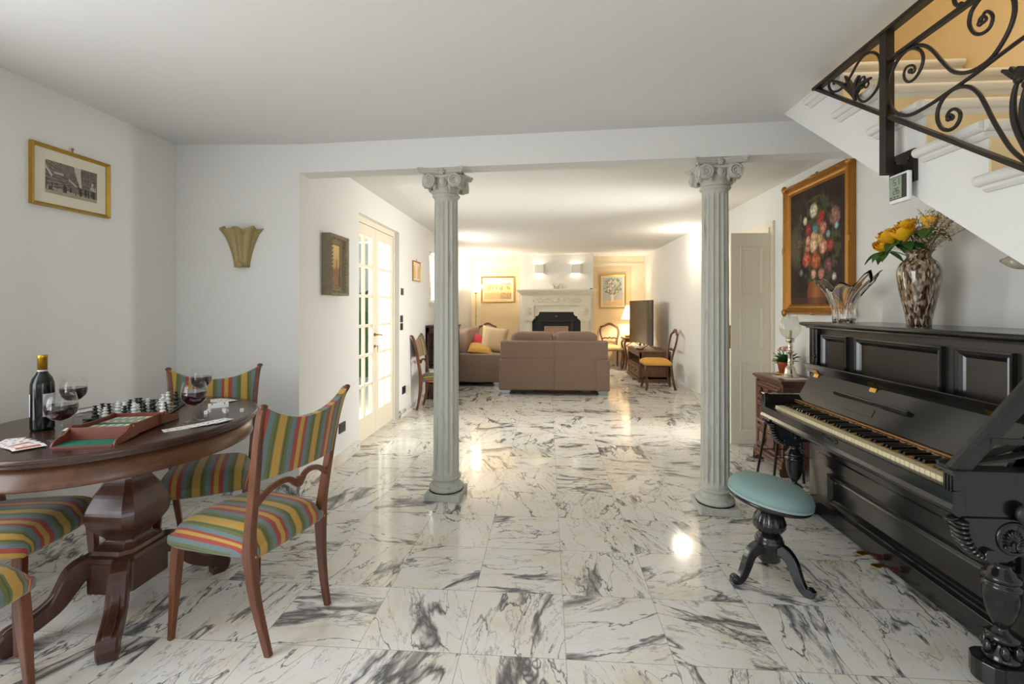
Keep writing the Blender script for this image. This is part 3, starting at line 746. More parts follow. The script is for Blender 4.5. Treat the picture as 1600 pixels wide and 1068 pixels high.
# lid with moulded edge
def lidring(e): return [(1.70-e-PX, Y0-e-PY), (2.118-PX, Y0-e-PY), (2.118-PX, Y1+e-PY), (1.70-e-PX, Y1+e-PY)]
li = MB()
prof = [(.0, 1.166), (.012, 1.168), (.016, 1.176), (.030, 1.182), (.040, 1.188), (.043, 1.196), (.038, 1.204), (.030, 1.2055)]
R_ = [[(x, y, z) for x, y in lidring(e)] for e, z in prof]
o0 = len(li.v); li.surf(R_, closed_v=True, smooth=False); n_ = len(li.v)
li.f.append((n_-4, n_-3, n_-2, n_-1)); li.sm.append(False); li.mi.append(0); li.f.append((3, 2, 1, 0)); li.sm.append(False); li.mi.append(0)
L(li, 'lid', M_PIANO)
# key bed and its moulded front
kb = MB().box(*sh(1.44, 1.735, Y0+.002, Y1-.002, .58, .64))
kb.prism([(1.415-PX, .575), (1.398-PX, .588), (1.392-PX, .602), (1.400-PX, .618), (1.400-PX, .662), (1.418-PX, .666), (1.44-PX, .666), (1.44-PX, .575)], 'y', Y0-PY+.0, Y1-PY)
L(kb, 'key_bed', M_PIANO)
KY0, KY1 = 1.815, 3.105; NW = 50; kw = (KY1-KY0)/NW
kbl = MB().prism([(1.478-PX, .686), (1.484-PX, .699), (1.585-PX, .701), (1.585-PX, .686)], 'y', -.0055, .0055)
kwm = MB(); kwm.box(1.4285-PX, 1.470-PX, -kw/2+.0017, kw/2-.0017, .667, .6865); kwm.mat = 1; kwm.box(1.470-PX, 1.60-PX, -kw/2+.0017, kw/2-.0017, .667, .6862); kwm.mat = 2; kwm.box(1.4283-PX, 1.45-PX, -kw/2+.0017, kw/2-.0017, .642, .6668)
k0 = kwm.build('white_key', [M_IVORY, M_KEYWOOD, plain('grey_key_front', '#8f8778', .5)], pn); b0 = kbl.build('black_key', M_EBONY, pn)
first = True
for i in range(NW):
    # from the far (treble is near the camera's right) end to the near end
    o = k0 if i == 0 else k0.copy()
    if i: COL.objects.link(o); o.parent = pn
    o.location = (0, KY0+kw*(i+.5)-PY, 0)
nb = 0
for i in range(NW-1):
    if ((NW-2-i) % 7) in (0, 2, 3, 5, 6):
        o = b0 if nb == 0 else b0.copy()
        if nb: COL.objects.link(o); o.parent = pn
        o.location = (0, KY0+kw*(i+1)-PY, 0); nb += 1
# key cheeks / arms
ck = MB().box(*sh(1.402, 1.70, Y1-.045, Y1-.0, .664, .735)); ck.box(*sh(1.398, 1.425, Y1-.048, Y1+.003, .655, .748)); ck.box(*sh(1.415, 1.70, Y1-.0455, Y1+.0005, .733, .742))
L(ck, 'key_cheek', M_PIANO, bevel=.005)
L(MB().box(*sh(1.43, 1.585, 3.107, Y1-.046, .642, .674)).box(*sh(1.43, 1.585, Y0+.048, KY0-.002, .642, .674)), 'key_block', M_PIANO)
ck = MB().box(*sh(1.4405, 1.735, Y0, Y0+.040, .575, .728)); ck.box(*sh(1.402, 1.4404, Y0-.001, Y0+.046, .667, .728))
for i in range(3): ck.box(*sh(1.3985, 1.4021, Y0+.007+i*.013, Y0+.013+i*.013, .655, .715))
L(ck, 'key_cheek', M_PIANO)
# open arm cover on the near cheek: tray with raised inner lip and the slanting brace above it
tr = MB(); Yn = Y0
tr.box(*sh(1.388, 1.735, Yn-.012, Yn+.062, .728, .738))
tr.ribbon([(1.392-PX, Yn+.058-PY, .745), (1.46-PX, Yn+.058-PY, .755), (1.58-PX, Yn+.058-PY, .785), (1.70-PX, Yn+.058-PY, .83)], (0, 1, 0), .014, .022)
tr.ribbon([(1.392-PX, Yn+.03-PY, .742), (1.58-PX, Yn+.03-PY, .772), (1.70-PX, Yn+.03-PY, .80)], (0, 1, 0), .040, .010)
L(tr, 'arm_cover', M_PIANOG, bevel=.002)
br = MB(); p0, p1 = Vector((1.395-PX, Yn+.008-PY, .742)), Vector((1.735-PX, Yn+.000-PY, 1.16))
br.ribbon([p0, p1], (0, 1, 0), .020, .026); q = Vector((.030, -.004, -.010)); br.ribbon([p0+q, p1+q], (0, 1, 0), .006, .050)
L(br, 'slanting_brace', M_PIANOG, bevel=.002)
L(MB().box(*sh(1.52, 1.735, Yn-.006, Yn+.006, .83, .85)), 'cross_bar', M_PIANOG)
# fallboard folded back, with hinged lip, book rest and hinges
fb0, fb1 = Vector((1.600, 0, .716)), Vector((1.690, 0, .885))
def fbp(u, off): 
    d = (fb1-fb0).normalized(); n = Vector((-d.z, 0, d.x)); p = fb0+(fb1-fb0)*u+n*off
    return (p.x-PX, p.z)
YF0, YF1 = Y0+.048, Y1-.048
f = MB().prism([fbp(0, 0), fbp(1, 0), fbp(1, -.018), fbp(0, -.018)], 'y', YF0-PY, YF1-PY); fo = L(f, 'fallboard', M_PIANO)
L(MB().prism([fbp(.99, .002), fbp(1.16, .066), fbp(1.20, .060), fbp(1.05, -.012)], 'y', YF0-.02-PY, YF1+.03-PY), 'folding_lip', M_PIANO, fo, bevel=.003)
for y in (YF0+.12, (YF0+YF1)/2+.1, YF1-.07):
    a = fbp(.93, .003); b2 = fbp(1.04, .022)
    L(MB().prism([fbp(.86, .0005), fbp(.86, .003), fbp(.97, .006), fbp(1.05, .032), fbp(1.06, .028), fbp(.98, .0005)], 'y', y-.024-PY, y+.024-PY), 'hinge', M_BRASS, fo)
L(MB().prism([fbp(.50, .0), fbp(.50, .012), fbp(.58, .020), fbp(.62, .016), fbp(.62, 0)], 'y', 2.30-PY, 2.86-PY), 'book_rest', M_PIANO, fo, bevel=.002)
L(MB().box(-.0015, .0015, -.11, .11, -.022, .022), 'name_plate', M_PIANO, fo, loc=(fbp(.30, .001)[0], 2.62-PY, fbp(.30, .001)[1]), bevel=.001).rotation_euler = (0, .488, 0)
L(MB().box(*sh(1.586, 1.600, YF0, YF1, .695, .712)), 'felt_strip', plain('tan_felt_strip', '#a8763f', .8, var=.15, scale=30))
L(MB().box(*sh(1.5845, 1.586, YF0, YF1, .702, .708)), 'silver_bead', M_SILVER)
# key-shaped pull on the front rail
kp = MB(); 
for y in (2.435, 2.545): kp.tube([(1.394-PX, y+.011*math.cos(a)-PY, .645+.011*math.sin(a)) for a in [2*PI*i/14 for i in range(15)]], .0022, 6)
kp.tube([(1.394-PX, 2.446-PY, .645), (1.394-PX, 2.534-PY, .645)], .003, 6); kp.ell((1.394-PX, 2.49-PY, .645), (.004, .006, .005), 6, 8)
L(kp, 'front_pull', M_EBONY)
# carved trusses: shell roundel, ribbed scroll, vase-turned leg, block foot
def truss(yc, far):
    f = MB().box(*sh(1.525, 1.70, yc-.062, yc+.062, .016, .088)); 
    f.prism([(1.5249-PX, yc-.062-PY), (1.500-PX, yc-.050-PY), (1.484-PX, yc-.022-PY), (1.480-PX, yc-PY), (1.484-PX, yc+.022-PY), (1.500-PX, yc+.050-PY), (1.5249-PX, yc+.062-PY)], 'z', .016, .088)
    fo_ = L(f, 'foot_block', M_PIANO, bevel=.003)
    for x in (1.50, 1.66) if far else (): L(MB().lathe([(.011, .0), (.013, .008), (.009, .016)], 12, (x-PX, yc-PY, 0)), 'caster', M_CHEST, fo_)
    cx = 1.565
    pr = [(.048, .088), (.050, .10), (.040, .112), (.034, .122), (.022, .135), (.020, .145), (.032, .152), (.046, .160), (.048, .170), (.034, .180), (.018, .190), (.016, .200), (.022, .206), (.026, .214), (.036, .235), (.044, .265), (.049, .300), (.050, .335), (.054, .340), (.054, .350), (.046, .354), (.046, .362), (.054, .368), (.052, .378), (.040, .386), (.036, .398), (.028, .404), (.026, .418), (.036, .424)]
    lg = L(MB().lathe(pr, 32, (cx-PX, yc-PY, 0)), 'leg', M_PIANO)
    lt = MB()
    for i in range(6):
        a = 2*PI*i/6; lt.ell((cx-PX+.043*math.cos(a), yc-PY+.043*math.sin(a), .128), (.014, .014, .026), 6, 8)
    L(lt, 'leaf_carving', M_PIANO, lg)
    b = MB().prism([(1.70-PX, .578), (1.43-PX, .578), (1.432-PX, .55), (1.445-PX, .50), (1.47-PX, .448), (1.50-PX, .424), (1.56-PX, .424), (1.60-PX, .45), (1.66-PX, .45), (1.70-PX, .48)], 'y', yc-.022-PY, yc+.022-PY)
    bo = L(b, 'bracket', M_PIANO, bevel=.003)
    s = MB(); C = catmull([(1.425, .562), (1.428, .525), (1.443, .485), (1.468, .455), (1.495, .445)], 5)
    for i, p in enumerate(C):
        if i % 2 == 0: s.ell((0, 0, 0), (.020, .042, .0085), 8, 14, M=Matrix.Translation((p[0]-PX, yc-PY, p[1])) @ Matrix.Rotation(-.25-1.15*i/len(C), 4, 'Y'))
    s.lathe([(.020, -.040), (.022, -.03), (.022, .03), (.020, .040)], 18, (1.503-PX, yc-PY, .456), Euler((PI/2, 0, 0)).to_matrix().to_4x4())
    s.ell((1.405-PX, yc-PY, .566), (.030, .014, .010), 8, 10)
    L(s, 'scroll_carving', M_PIANO, bo)
    for sgn in (-1, 1):
        r = MB(); yy = yc+sgn*.023-PY; cz, cxx = .512, 1.585-PX
        r.tube([(cxx+.052*math.cos(a), yy, cz+.052*math.sin(a)) for a in [2*PI*i/30 for i in range(31)]], .006, 6)
        for i in range(13):
            a = -.35+(PI+.7)*i/12
            r.tube([(cxx+.008*math.cos(a), yy, cz-.022+.008*math.sin(a)), (cxx+.030*math.cos(a), yy+sgn*.004, cz-.012+.045*math.sin(a)*.9)], [.0022, .0048], 6)
        for q in (-1, 1): r.ell((cxx+q*.02, yy, cz-.034), (.014, .008, .013), 8, 10)
        L(r, 'shell_carving', M_PIANO, bo)
truss(Y1-.085, True); truss(Y0+.012, False)
hd = MB().lathe([(.014, 0), (.014, .012), (.030, .014), (.033, .022), (.030, .030), (.018, .036), (.006, .040)], 24, (1.615-PX, Y0-PY, .60), Euler((PI/2, 0, 0)).to_matrix().to_4x4())
L(hd, 'side_knob', M_PIANOG)
L(MB().tube(catmull([(1.615-PX, Y0-.03-PY, .572), (1.622-PX, Y0-.032-PY, .55), (1.612-PX, Y0-.034-PY, .52), (1.60-PX, Y0-.034-PY, .50)], 5), .0028, 6), 'white_cord', M_WHITEPL)
for y in (2.515, 2.400):
    p = MB(); C = catmull([(1.676, .055), (1.64, .058), (1.60, .070), (1.56, .066)], 5)
    p.ribbon([(a-PX, y-PY, b) for a, b in [(c[0], c[1]) for c in C]], (0, 1, 0), [.016+.020*(i/len(C))**2 for i in range(len(C))], .007)
    p.ell((1.567-PX, y-PY, .066), (.024, .020, .006), 6, 12)
    po_ = L(p, 'pedal', M_BRASS); L(MB().box(*sh(1.640, 1.668, y-.009, y+.009, .040, .064)), 'red_felt', plain('dull_red_felt', '#4d1a1a', .9), po_)

# piano stool
ts = thing('piano_stool', 'round black carved piano stool with a pale teal velvet seat', 'stool', (1.055, 2.355, 0), -.30)
tilt = Matrix.Translation((0, 0, .395)) @ Matrix.Rotation(.16, 4, 'Y') @ Matrix.Rotation(-.03, 4, 'X')
cu = MB().lathe([(.170, .006), (.181, .012), (.184, .024), (.182, .036), (.172, .054), (.14, .072), (.09, .083), (.04, .088), (.004, .089)], 48, M=tilt, rf=lambda t, r, z: r*(1+.004*math.sin(t*17)))
so = cu.build('seat_cushion', M_TEAL, ts)
MB().lathe([(.176, .001), (.1835, .003), (.1845, .010), (.1825, .014)], 48, M=tilt).build('braid_trim', M_BRAID, so)
MB().lathe([(.05, -.022), (.165, -.020), (.178, -.014), (.181, -.004), (.176, .002)], 48, M=tilt).build('seat_rim', M_PIANO, ts)
def lob(n, d): return lambda t, r, z: r*(1+d*abs(math.sin(t*n/2)))
MB().lathe([(.018, .33), (.018, .40)], 16).build('screw_post', M_PIANO, ts)
pd = MB().lathe([(.044, .100), (.048, .104), (.048, .172), (.052, .176)], 28)
pd.lathe([(.052, .176), (.062, .184), (.064, .196), (.056, .206), (.058, .211), (.050, .221), (.036, .229), (.032, .236)], 28)
pd.lathe([(.032, .236), (.054, .244), (.066, .260), (.068, .284), (.060, .310), (.048, .330), (.042, .340)], 72, rf=lob(14, .07))
pd.lathe([(.048, .338), (.064, .346), (.068, .356), (.058, .364), (.034, .368)], 64, rf=lob(18, .09))
pd.build('pedestal', M_PIANO, ts)
for a0 in (-PI/2-1.047, -PI/2+1.047, PI/2):
    lg = MB(); C = catmull([(.030, .165), (.070, .160), (.100, .130), (.118, .085), (.138, .040), (.160, .018), (.182, .020), (.186, .036)], 4)
    R = Matrix.Rotation(a0, 4, 'Z'); n = len(C)
    lg.ribbon([(p[0], 0, p[1]) for p in C], (0, 1, 0), [.040-.014*i/n for i in range(n)], [.058-.034*i/n for i in range(n)], M=R)
    for i in range(3): lg.ell((0, 0, 0), (.022, .018-.003*i, .008), 6, 8, M=R @ Matrix.Translation((.075+.018*i, 0, .158-.022*i)) @ Matrix.Rotation(.7+.2*i, 4, 'Y'))
    lg.lathe([(.016, -.019), (.018, -.015), (.018, .015), (.016, .019)], 16, M=R @ Matrix.Translation((.176, 0, .026)) @ Matrix.Rotation(PI/2, 4, 'X'))
    lg.lathe([(.006, -.0205), (.009, -.019), (.009, .019), (.006, .0205)], 12, M=R @ Matrix.Translation((.176, 0, .026)) @ Matrix.Rotation(PI/2, 4, 'X'))
    lg.box(.150, .182, -.008, .008, 0, .014, M=R)
    lg.build('leg', M_PIANO, ts)

# ------------------------------------------------------------------ dining table
TZ = .80; TC = (-1.862, 1.980)
tb = thing('dining_table', 'oval dark mahogany pedestal table with scrolled feet and games on top', 'table', (*TC, 0))
def oval(mb, prof, n=72, M=None):
    R = []
    for e, z in prof: R.append([((.496+e)*math.cos(2*PI*k/n), (.574+e)*math.sin(2*PI*k/n), z) for k in range(n)])
    o = len(mb.v); mb.surf(R, closed_v=True, M=M)
    for base in (o, o+(len(prof)-1)*n): mb.f.append(tuple(base+k for k in range(n))); mb.sm.append(False); mb.mi.append(mb.mat)
    return mb
oval(MB(), [(-.03, TZ-.034), (-.012, TZ-.034), (-.006, TZ-.026), (-.010, TZ-.022), (0, TZ-.016), (.001, TZ-.006), (-.006, TZ), (-.012, TZ)]).build('tabletop', M_TABLE, tb)
oval(MB(), [(-.05, TZ-.115), (-.026, TZ-.115), (-.022, TZ-.108), (-.026, TZ-.10), (-.026, TZ-.034), (-.04, TZ-.034)]).build('apron', M_TABLEL, tb)
def octloft(mb, prof, ky=1.35, ch=.42, off=(0, 0)):
    """chamfered rectangular section lofted up; prof (half width, z)"""
    R = []
    for a, z in prof:
        b = a*ky if ky > 0 else a; c = a*ch
        R.append([(off[0]+x, off[1]+y, z) for x, y in ((a, -b+c), (a, b-c), (a-c, b), (-a+c, b), (-a, b-c), (-a, -b+c), (-a+c, -b), (a-c, -b))])
    o = len(mb.v); mb.surf(R, closed_v=True, smooth=False)
    for base in (o, o+(len(prof)-1)*8): mb.f.append(tuple(base+k for k in range(8))); mb.sm.append(False); mb.mi.append(mb.mat)
    return mb
PX0 = (.045, -.03)
C = catmull([(.054, .70), (.055, .60), (.062, .56), (.090, .505), (.112, .44), (.106, .39), (.082, .352), (.062, .325), (.062, .308), (.080, .292)], 5)
octloft(MB(), [(c[0], c[1]) for c in C], 1.12, .27, PX0).build('baluster', M_PED, tb)
blk = octloft(MB(), [(.104, .124), (.104, .246)], 1.22, .36, PX0)
octloft(blk, [(.104, .246), (.114, .250), (.116, .258), (.106, .270), (.094, .276), (.088, .290), (.072, .294)], 1.22, .36, PX0)
blk.build('base_block', M_PED, tb)
for sx, sy in ((1, -1), (1, 1), (-1, -1), (-1, 1)):
    dirv = Vector((sx*.55, sy*.835, 0)).normalized(); side = Vector((-dirv.y, dirv.x, 0))
    C = catmull([(.09, .225), (.135, .232), (.175, .215), (.202, .172), (.235, .122), (.285, .088), (.335, .070), (.362, .055), (.362, .030), (.345, .008)], 5); n = len(C)
    b = MB(); b.ribbon([tuple(dirv*p[0]+Vector((PX0[0], PX0[1], p[1]))) for p in C], side, [.062+.008*math.sin(PI*i/n) for i in range(n)], [.075-.02*i/n+.012*math.sin(3*PI*i/n) for i in range(n)])
    b.ribbon([tuple(dirv*(p[0]+.012)+Vector((PX0[0], PX0[1], p[1]+.026))) for p in C[4:-8]], side, .030, .018)
    q = dirv*.352+Vector((PX0[0], PX0[1], 0)); b.prism([(q.x+dirv.x*u+side.x*v, q.y+dirv.y*u+side.y*v) for u, v in ((-.03, -.03), (.022, -.03), (.022, .03), (-.03, .03))], 'z', 0, .03)
    b.build('leg', M_PED, tb, bevel=.004)

# ------------------------------------------------------------------ striped dining chairs (local +y = facing)
def striped_chair(loc, rz, label):
    t = thing('dining_chair', label, 'chair', loc, rz, 'striped dining chairs')
    # seat: puffed trapezoid
    P = []
    nu, nv = 14, 14
    def edge(x, y):   # u,v in -1..1 -> plan position
        hw = .190+.030*(y+1)/2
        xx = x*hw*(1-.06*abs(y)**4); yy = -.205+.415*(y+1)/2
        yy += .022*(1-x*x)*(1 if y > 0 else -.2)*abs(y); return xx, yy
    rows = []
    for j in range(nv+1):
        v = -1+2*j/nv; row = []
        for i in range(nu+1):
            u = -1+2*i/nu; x, y = edge(u, v)
            z = .405+.062*((1-abs(u)**5)**.5)*((1-abs(v)**5)**.5)+.006*(1-u*u)*(1-v*v); row.append((x, y, z))
        rows.append(row)
    ring = [rows[0][i] for i in range(nu)]+[rows[j][nu] for j in range(nv)]+[rows[nv][nu-i] for i in range(nu)]+[rows[nv-j][0] for j in range(nv)]
    b = MB(); b.surf(rows)
    low = [[(x*k, y*k, z) for (x, y, _), in [(p,) for p in ring]] for k, z in ((1.0, .405), (1.012, .392), (1.008, .372), (.97, .360), (.90, .358))]
    b.surf(low, closed_v=True); m = len(b.v)-len(ring); b.f.append(tuple(range(m, m+len(ring)))); b.sm.append(False); b.mi.append(0)
    b.build('seat', M_STRIPE, t)
    for s in (-1, 1):
        C = catmull([(.182, .372, .036), (.186, .25, .034), (.188, .12, .026), (.192, .0, .020)], 4)
        b = MB(); b.ribbon([(s*(.186+.022*(1-c[1]/.372)), c[0], c[1]) for c in C], (1, 0, 0), [c[2] for c in C], [c[2] for c in C]); b.build('front_leg', M_CHAIR, t, bevel=.003)
        C = catmull([(-.245, 0, .163, .026), (-.222, .09, .168, .030), (-.198, .22, .180, .036), (-.185, .37, .190, .044), (-.192, .47, .196, .038), (-.215, .62, .202, .034), (-.240, .78, .212, .032), (-.268, .90, .226, .030), (-.286, .944, .234, .026)] , 4) if False else None
        pts = [(-.245, 0, .163, .026), (-.222, .09, .168, .030), (-.198, .22, .180, .036), (-.185, .37, .190, .046), (-.192, .47, .196, .038), (-.215, .62, .202, .034), (-.240, .78, .210, .033), (-.268, .90, .222, .030), (-.290, .944, .232, .026)]
        C = catmull([(s*p[2], p[0], p[1]) for p in pts], 4); W = [w for w in np.interp(np.linspace(0, 8, len(C)), range(9), [p[3] for p in pts])]
        b = MB(); b.ribbon([tuple(c) for c in C], (1, 0, 0), [w*.82 for w in W], W); b.ell((s*.233, -.292, .945), (.017, .013, .011), 6, 10)
        b.build('rear_post', M_CHAIR, t, bevel=.003)
    # upholstered back panel, concave in plan, top edge dipping to the middle
    F = []; nb = 16
    def backp(u, v, d):
        zb = .665; zt = .872+.070*abs(u)**2.2; z = zb+(zt-zb)*v
        yc = -.222-.30*(z-.66)*.62-.06*max(0, z-.84); y = yc-.030*(1-u*u)+d
        hw = .196+.030*v**1.5; return (u*hw, y, z)
    prof = [(.012, 0), (.020, .05), (.022, .5), (.020, .95), (.012, 1.0)]
    front = [[backp(-1+2*i/nb, v, .004+.014*math.sin(PI*min(1, max(0, v*.9+.05)))**.3) for i in range(nb+1)] for v in [k/8 for k in range(9)]]
    back = [[backp(-1+2*i/nb, v, -.018) for i in range(nb+1)] for v in [k/8 for k in range(9)]]
    b = MB(); b.surf(front); b.surf(back)
    b.surf([front[0], back[0]]); b.surf([front[-1], back[-1]]); b.surf([[r[0] for r in front], [r[0] for r in back]]); b.surf([[r[-1] for r in front], [r[-1] for r in back]])
    b.build('backrest', M_STRIPE, t)
    # carved wavy stretcher
    C = catmull([(-.197, -.208, .585), (-.15, -.214, .570), (-.10, -.222, .585), (-.055, -.228, .612), (-.03, -.231, .618), (0, -.233, .606), (.03, -.231, .618), (.055, -.228, .612), (.10, -.222, .585), (.15, -.214, .570), (.197, -.208, .585)], 4)
    if True:
        C = catmull([(-.197, -.212, .565), (-.14, -.218, .605), (-.085, -.226, .622), (-.045, -.230, .618), (-.02, -.232, .600), (0, -.233, .594), (.02, -.232, .600), (.045, -.230, .618), (.085, -.226, .622), (.14, -.218, .605), (.197, -.212, .565)], 4)
    n = len(C); b = MB(); b.ribbon([tuple(c) for c in C], (0, 1, 0), .016, [.022+.022*math.exp(-((i/n-.5)/.09)**2) for i in range(n)])
    b.build('splat', M_CHAIR, t, bevel=.002)
    b = MB()
    for x in np.linspace(-.18, .18, 2):
        for y in (-.204,): b.ell((x*1.03, y-.002, .375), (.006, .006, .006), 5, 8)
    b.build('upholstery_stud', M_BRASS, t)
    return t
chA = striped_chair((-1.234, 1.922, 0), math.radians(76.3), 'striped dining chair on the right of the oval table, its back to the room')
chB = dup(chA, (-1.822, 2.450, 0), math.radians(-150), 'striped dining chair in the corner behind the oval table, facing us')
dup(chA, (-2.205, 1.800, 0), math.radians(-77), 'striped dining chair against the white wall under the picture, left of the table')
dup(chA, (-1.925, 1.275, 0), math.radians(-94), 'striped dining chair cut off by the left edge, only its seat corner visible')
dup(chA, (-1.40, 6.09, 0), math.radians(-90), 'striped dining chair beyond the French doors with papers on its seat')

# ------------------------------------------------------------------ things on the table
bt = thing('wine_bottle', 'dark red wine bottle with gold capsule and grey label', 'bottle', (-2.06, 1.805, TZ), .35)
MB().lathe([(.033, 0), (.0375, .004), (.038, .012), (.038, .170), (.037, .190), (.031, .212), (.021, .228), (.0155, .240), (.0148, .262), (.0148, .298)], 36).build('glass_body', M_BOTTLE, bt)
MB().lathe([(.0155, .245), (.0155, .292), (.0172, .2935), (.0172, .304), (.0155, .306), (.003, .306)], 28).build('capsule', M_CAPS, bt)
MB().lathe([(.0156, .232), (.0158, .233), (.0158, .2445), (.0156, .245)], 28).build('neck_band', M_LABEL, bt)
def arc_label(a0, a1, z0, z1, r):
    return MB().surf([[(r*math.cos(a0+(a1-a0)*i/16), r*math.sin(a0+(a1-a0)*i/16), z) for i in range(17)] for z in (z0, z1)])
arc_label(-1.05, .75, .058, .150, .0384).build('label', M_LABEL, bt)
arc_label(-3.3, -2.25, .058, .150, .0384).build('label', M_LABEL, bt)
ft = bpy.data.curves.new('label_text', 'FONT'); ft.body = 'co'; ft.size = .014; ft.extrude = .0002; ft.materials.append(M_LABEL)
fo_t = bpy.data.objects.new('lettering', ft); COL.objects.link(fo_t); bpy.context.view_layer.update(); ftm = bpy.data.meshes.new_from_object(fo_t.evaluated_get(bpy.context.evaluated_depsgraph_get())); bpy.data.objects.remove(fo_t); fo = bpy.data.objects.new('lettering', ftm); COL.objects.link(fo); fo.parent = bt; fo.location = (.0352, -.0180, .042); fo.rotation_euler = (PI/2, 0, math.radians(62))

GP = [(.040, 0), (.040, .0022), (.030, .004), (.010, .008), (.0052, .016), (.0044, .040), (.0048, .062), (.010, .068), (.030, .078), (.045, .096), (.0505, .116), (.050, .134), (.046, .155), (.042, .172)]
def wineglass(loc, label, fill=.132):
    t = thing('wine_glass', label, 'glass', (*loc, TZ), 0, 'wine glasses on the table')
    MB().lathe(GP+[(.0410, .172), (.0450, .155), (.049, .134), (.0495, .116), (.044, .097), (.029, .0795), (.008, .070), (.002, .0695)], 40, caps=False).build('bowl', M_THIN, t)
    r1 = float(np.interp(fill, [.116, .134, .155], [.0495, .049, .045]))-.0006
    MB().lathe([(.004, .0702), (.0285, .080), (.0434, .0975), (.0488, .116), (r1, fill), (r1-.002, fill), (.002, fill)], 40).build('wine', M_WINE, t)
    return t
wineglass((-1.842, 1.682), 'nearest glass of red wine, beside the bottle and the green game tray')
wineglass((-2.170, 2.037), 'glass of red wine standing behind the bottle, near the wall')
wineglass((-1.545, 1.985), 'glass of red wine between the games box and the fanned cards')
wineglass((-1.842, 2.415), 'farthest glass of red wine, in front of the corner chair')

# chess set
BC = Vector((-1.958, 2.160, TZ)); BR = math.radians(25.5)
cb = thing('chessboard', 'dark glass chessboard with a game in progress on the oval table', 'chessboard', tuple(BC), BR)
def board_mat():
    N = Nodes('chessboard_glass'); ck_ = N.n('TexChecker', {'Vector': N.coords(loc=(.144, .144, .01)), 'Color1': C4('#9a9d98'), 'Color2': C4('#1a1c1d'), 'Scale': 1/.036})
    N.setp(Base_Color=ck_.outputs[0], Roughness=.12); return N.m
MB().box(-.160, .160, -.160, .160, .003, .010).build('border', plain('black_board_glass', '#1c1f1f', .1), cb, bevel=.0015)
MB().box(-.144, .144, -.144, .144, .0095, .0108).build('playing_field', board_mat(), cb)
for x in (-.14, .14):
    for y in (-.14, .14): MB().lathe([(.008, 0), (.008, .004)], 10, (x, y, 0)).build('foot', M_BLACK, cb)
def piece_profile(h):
    k = h/.05
    return [(.0125, 0), (.0135, .003*k), (.0135, .007*k), (.009, .010*k), (.007, .015*k), (.0125, .018*k), (.0128, .022*k), (.007, .026*k), (.006, .031*k), (.0105, .034*k), (.0108, .038*k), (.0055, .041*k), (.005, .044*k), (.0085, .047*k), (.008, .050*k), (.002, .0505*k)]
PIECES = {}
for col, mt in (('white', M_CHW), ('black', M_CHB)):
    for kind, h in (('pawn', .040), ('bishop', .050), ('queen', .062), ('rook', .046)):
        m = MB().lathe(piece_profile(h), 18, rf=(lambda t, r, z: r*(1+.10*math.cos(8*t))) if kind in ('rook', 'queen') else None)
        o = m.build('chess_'+kind, mt); PIECES[col, kind] = o.data; bpy.data.objects.remove(o)
ordn = ['first', 'second', 'third', 'fourth', 'fifth', 'sixth', 'seventh', 'eighth']
game = [(0, 0, 'b', 'bishop'), (1, 0, 'w', 'pawn'), (3, 0, 'b', 'pawn'), (4, 0, 'w', 'bishop'), (5, 0, 'b', 'bishop'), (6, 0, 'b', 'queen'), (7, 0, 'w', 'bishop'),
        (0, 1, 'w', 'pawn'), (1, 1, 'b', 'bishop'), (4, 1, 'w', 'pawn'), (5, 1, 'w', 'pawn'), (6, 1, 'w', 'pawn'), (7, 1, 'b', 'pawn'), (2, 1, 'w', 'rook'),
        (0, 2, 'b', 'rook'), (2, 3, 'w', 'pawn'), (4, 2, 'b', 'queen'), (5, 3, 'b', 'rook'), (3, 3, 'w', 'pawn'),
        (1, 4, 'w', 'pawn'), (3, 4, 'b', 'bishop'), (6, 4, 'w', 'queen'), (6, 3, 'w', 'rook'), (7, 6, 'b', 'queen'), (6, 6, 'w', 'queen'), (4, 5, 'w', 'pawn'), (2, 5, 'b', 'pawn')]
for (cx, cy, cc, kind) in game:
    co = 'white' if cc == 'w' else 'black'
    o = bpy.data.objects.new('chess_'+kind, PIECES[co, kind]); COL.objects.link(o)
    p = Matrix.Rotation(BR, 3, 'Z') @ Vector((-.126+.036*cx, -.126+.036*cy, .0108)); o.location = BC+p; o.rotation_euler = (0, 0, hsh(cx, cy)*6)
    row = 'the row nearest us' if cy == 0 else ordn[cy]+' row back'
    tag(o, f'{co} chess {kind}, {ordn[cx]} square along in {row}', 'chess piece', f'{co} chess pieces')

# travelling games box
gb = thing('games_box', 'open brown leather backgammon box with green felt trays', 'game box', (-1.655, 1.585, TZ), math.radians(13))
W_ = .096
def tray(y0, y1):
    return MB().box(-W_+.002, W_-.002, y0, y1, .0005, .006)
f = tray(.0, .10).build('front_tray', M_FELT, gb); MB().box(-W_, W_, -.002, .0, .0, .007).build('tray_edge', M_LEATHER, f)
tray(.335, .42).build('rear_tray', M_FELT, gb)
for s in (-1, 1):
    C = catmull([(0, .006), (.010, .020), (.035, .030), (.060, .034), (.085, .050), (.105, .058), (.135, .052)], 5)
    C2 = catmull([(.435, .006), (.425, .022), (.395, .030), (.365, .034), (.345, .050), (.325, .056), (.300, .050)], 5)
    MB().prism([(a, b) for a, b, *_ in C]+[(.135, .006), (.0, .0)], 'x', s*W_-.003+s*.004, s*W_+.003+s*.004).build('tray_side', M_LEATHER, gb)
    MB().prism([(a, b) for a, b, *_ in C2]+[(.300, .010), (.435, .0)], 'x', s*W_-.003+s*.004, s*W_+.003+s*.004).build('tray_side', M_LEATHER, gb)
    for y in (.105, .325): MB().lathe([(.005, 0), (.005, .002), (.002, .0035)], 10, (s*(W_+.007), y, .047), Euler((0, s*PI/2, 0)).to_matrix().to_4x4()).build('rivet', M_BRASS, gb)
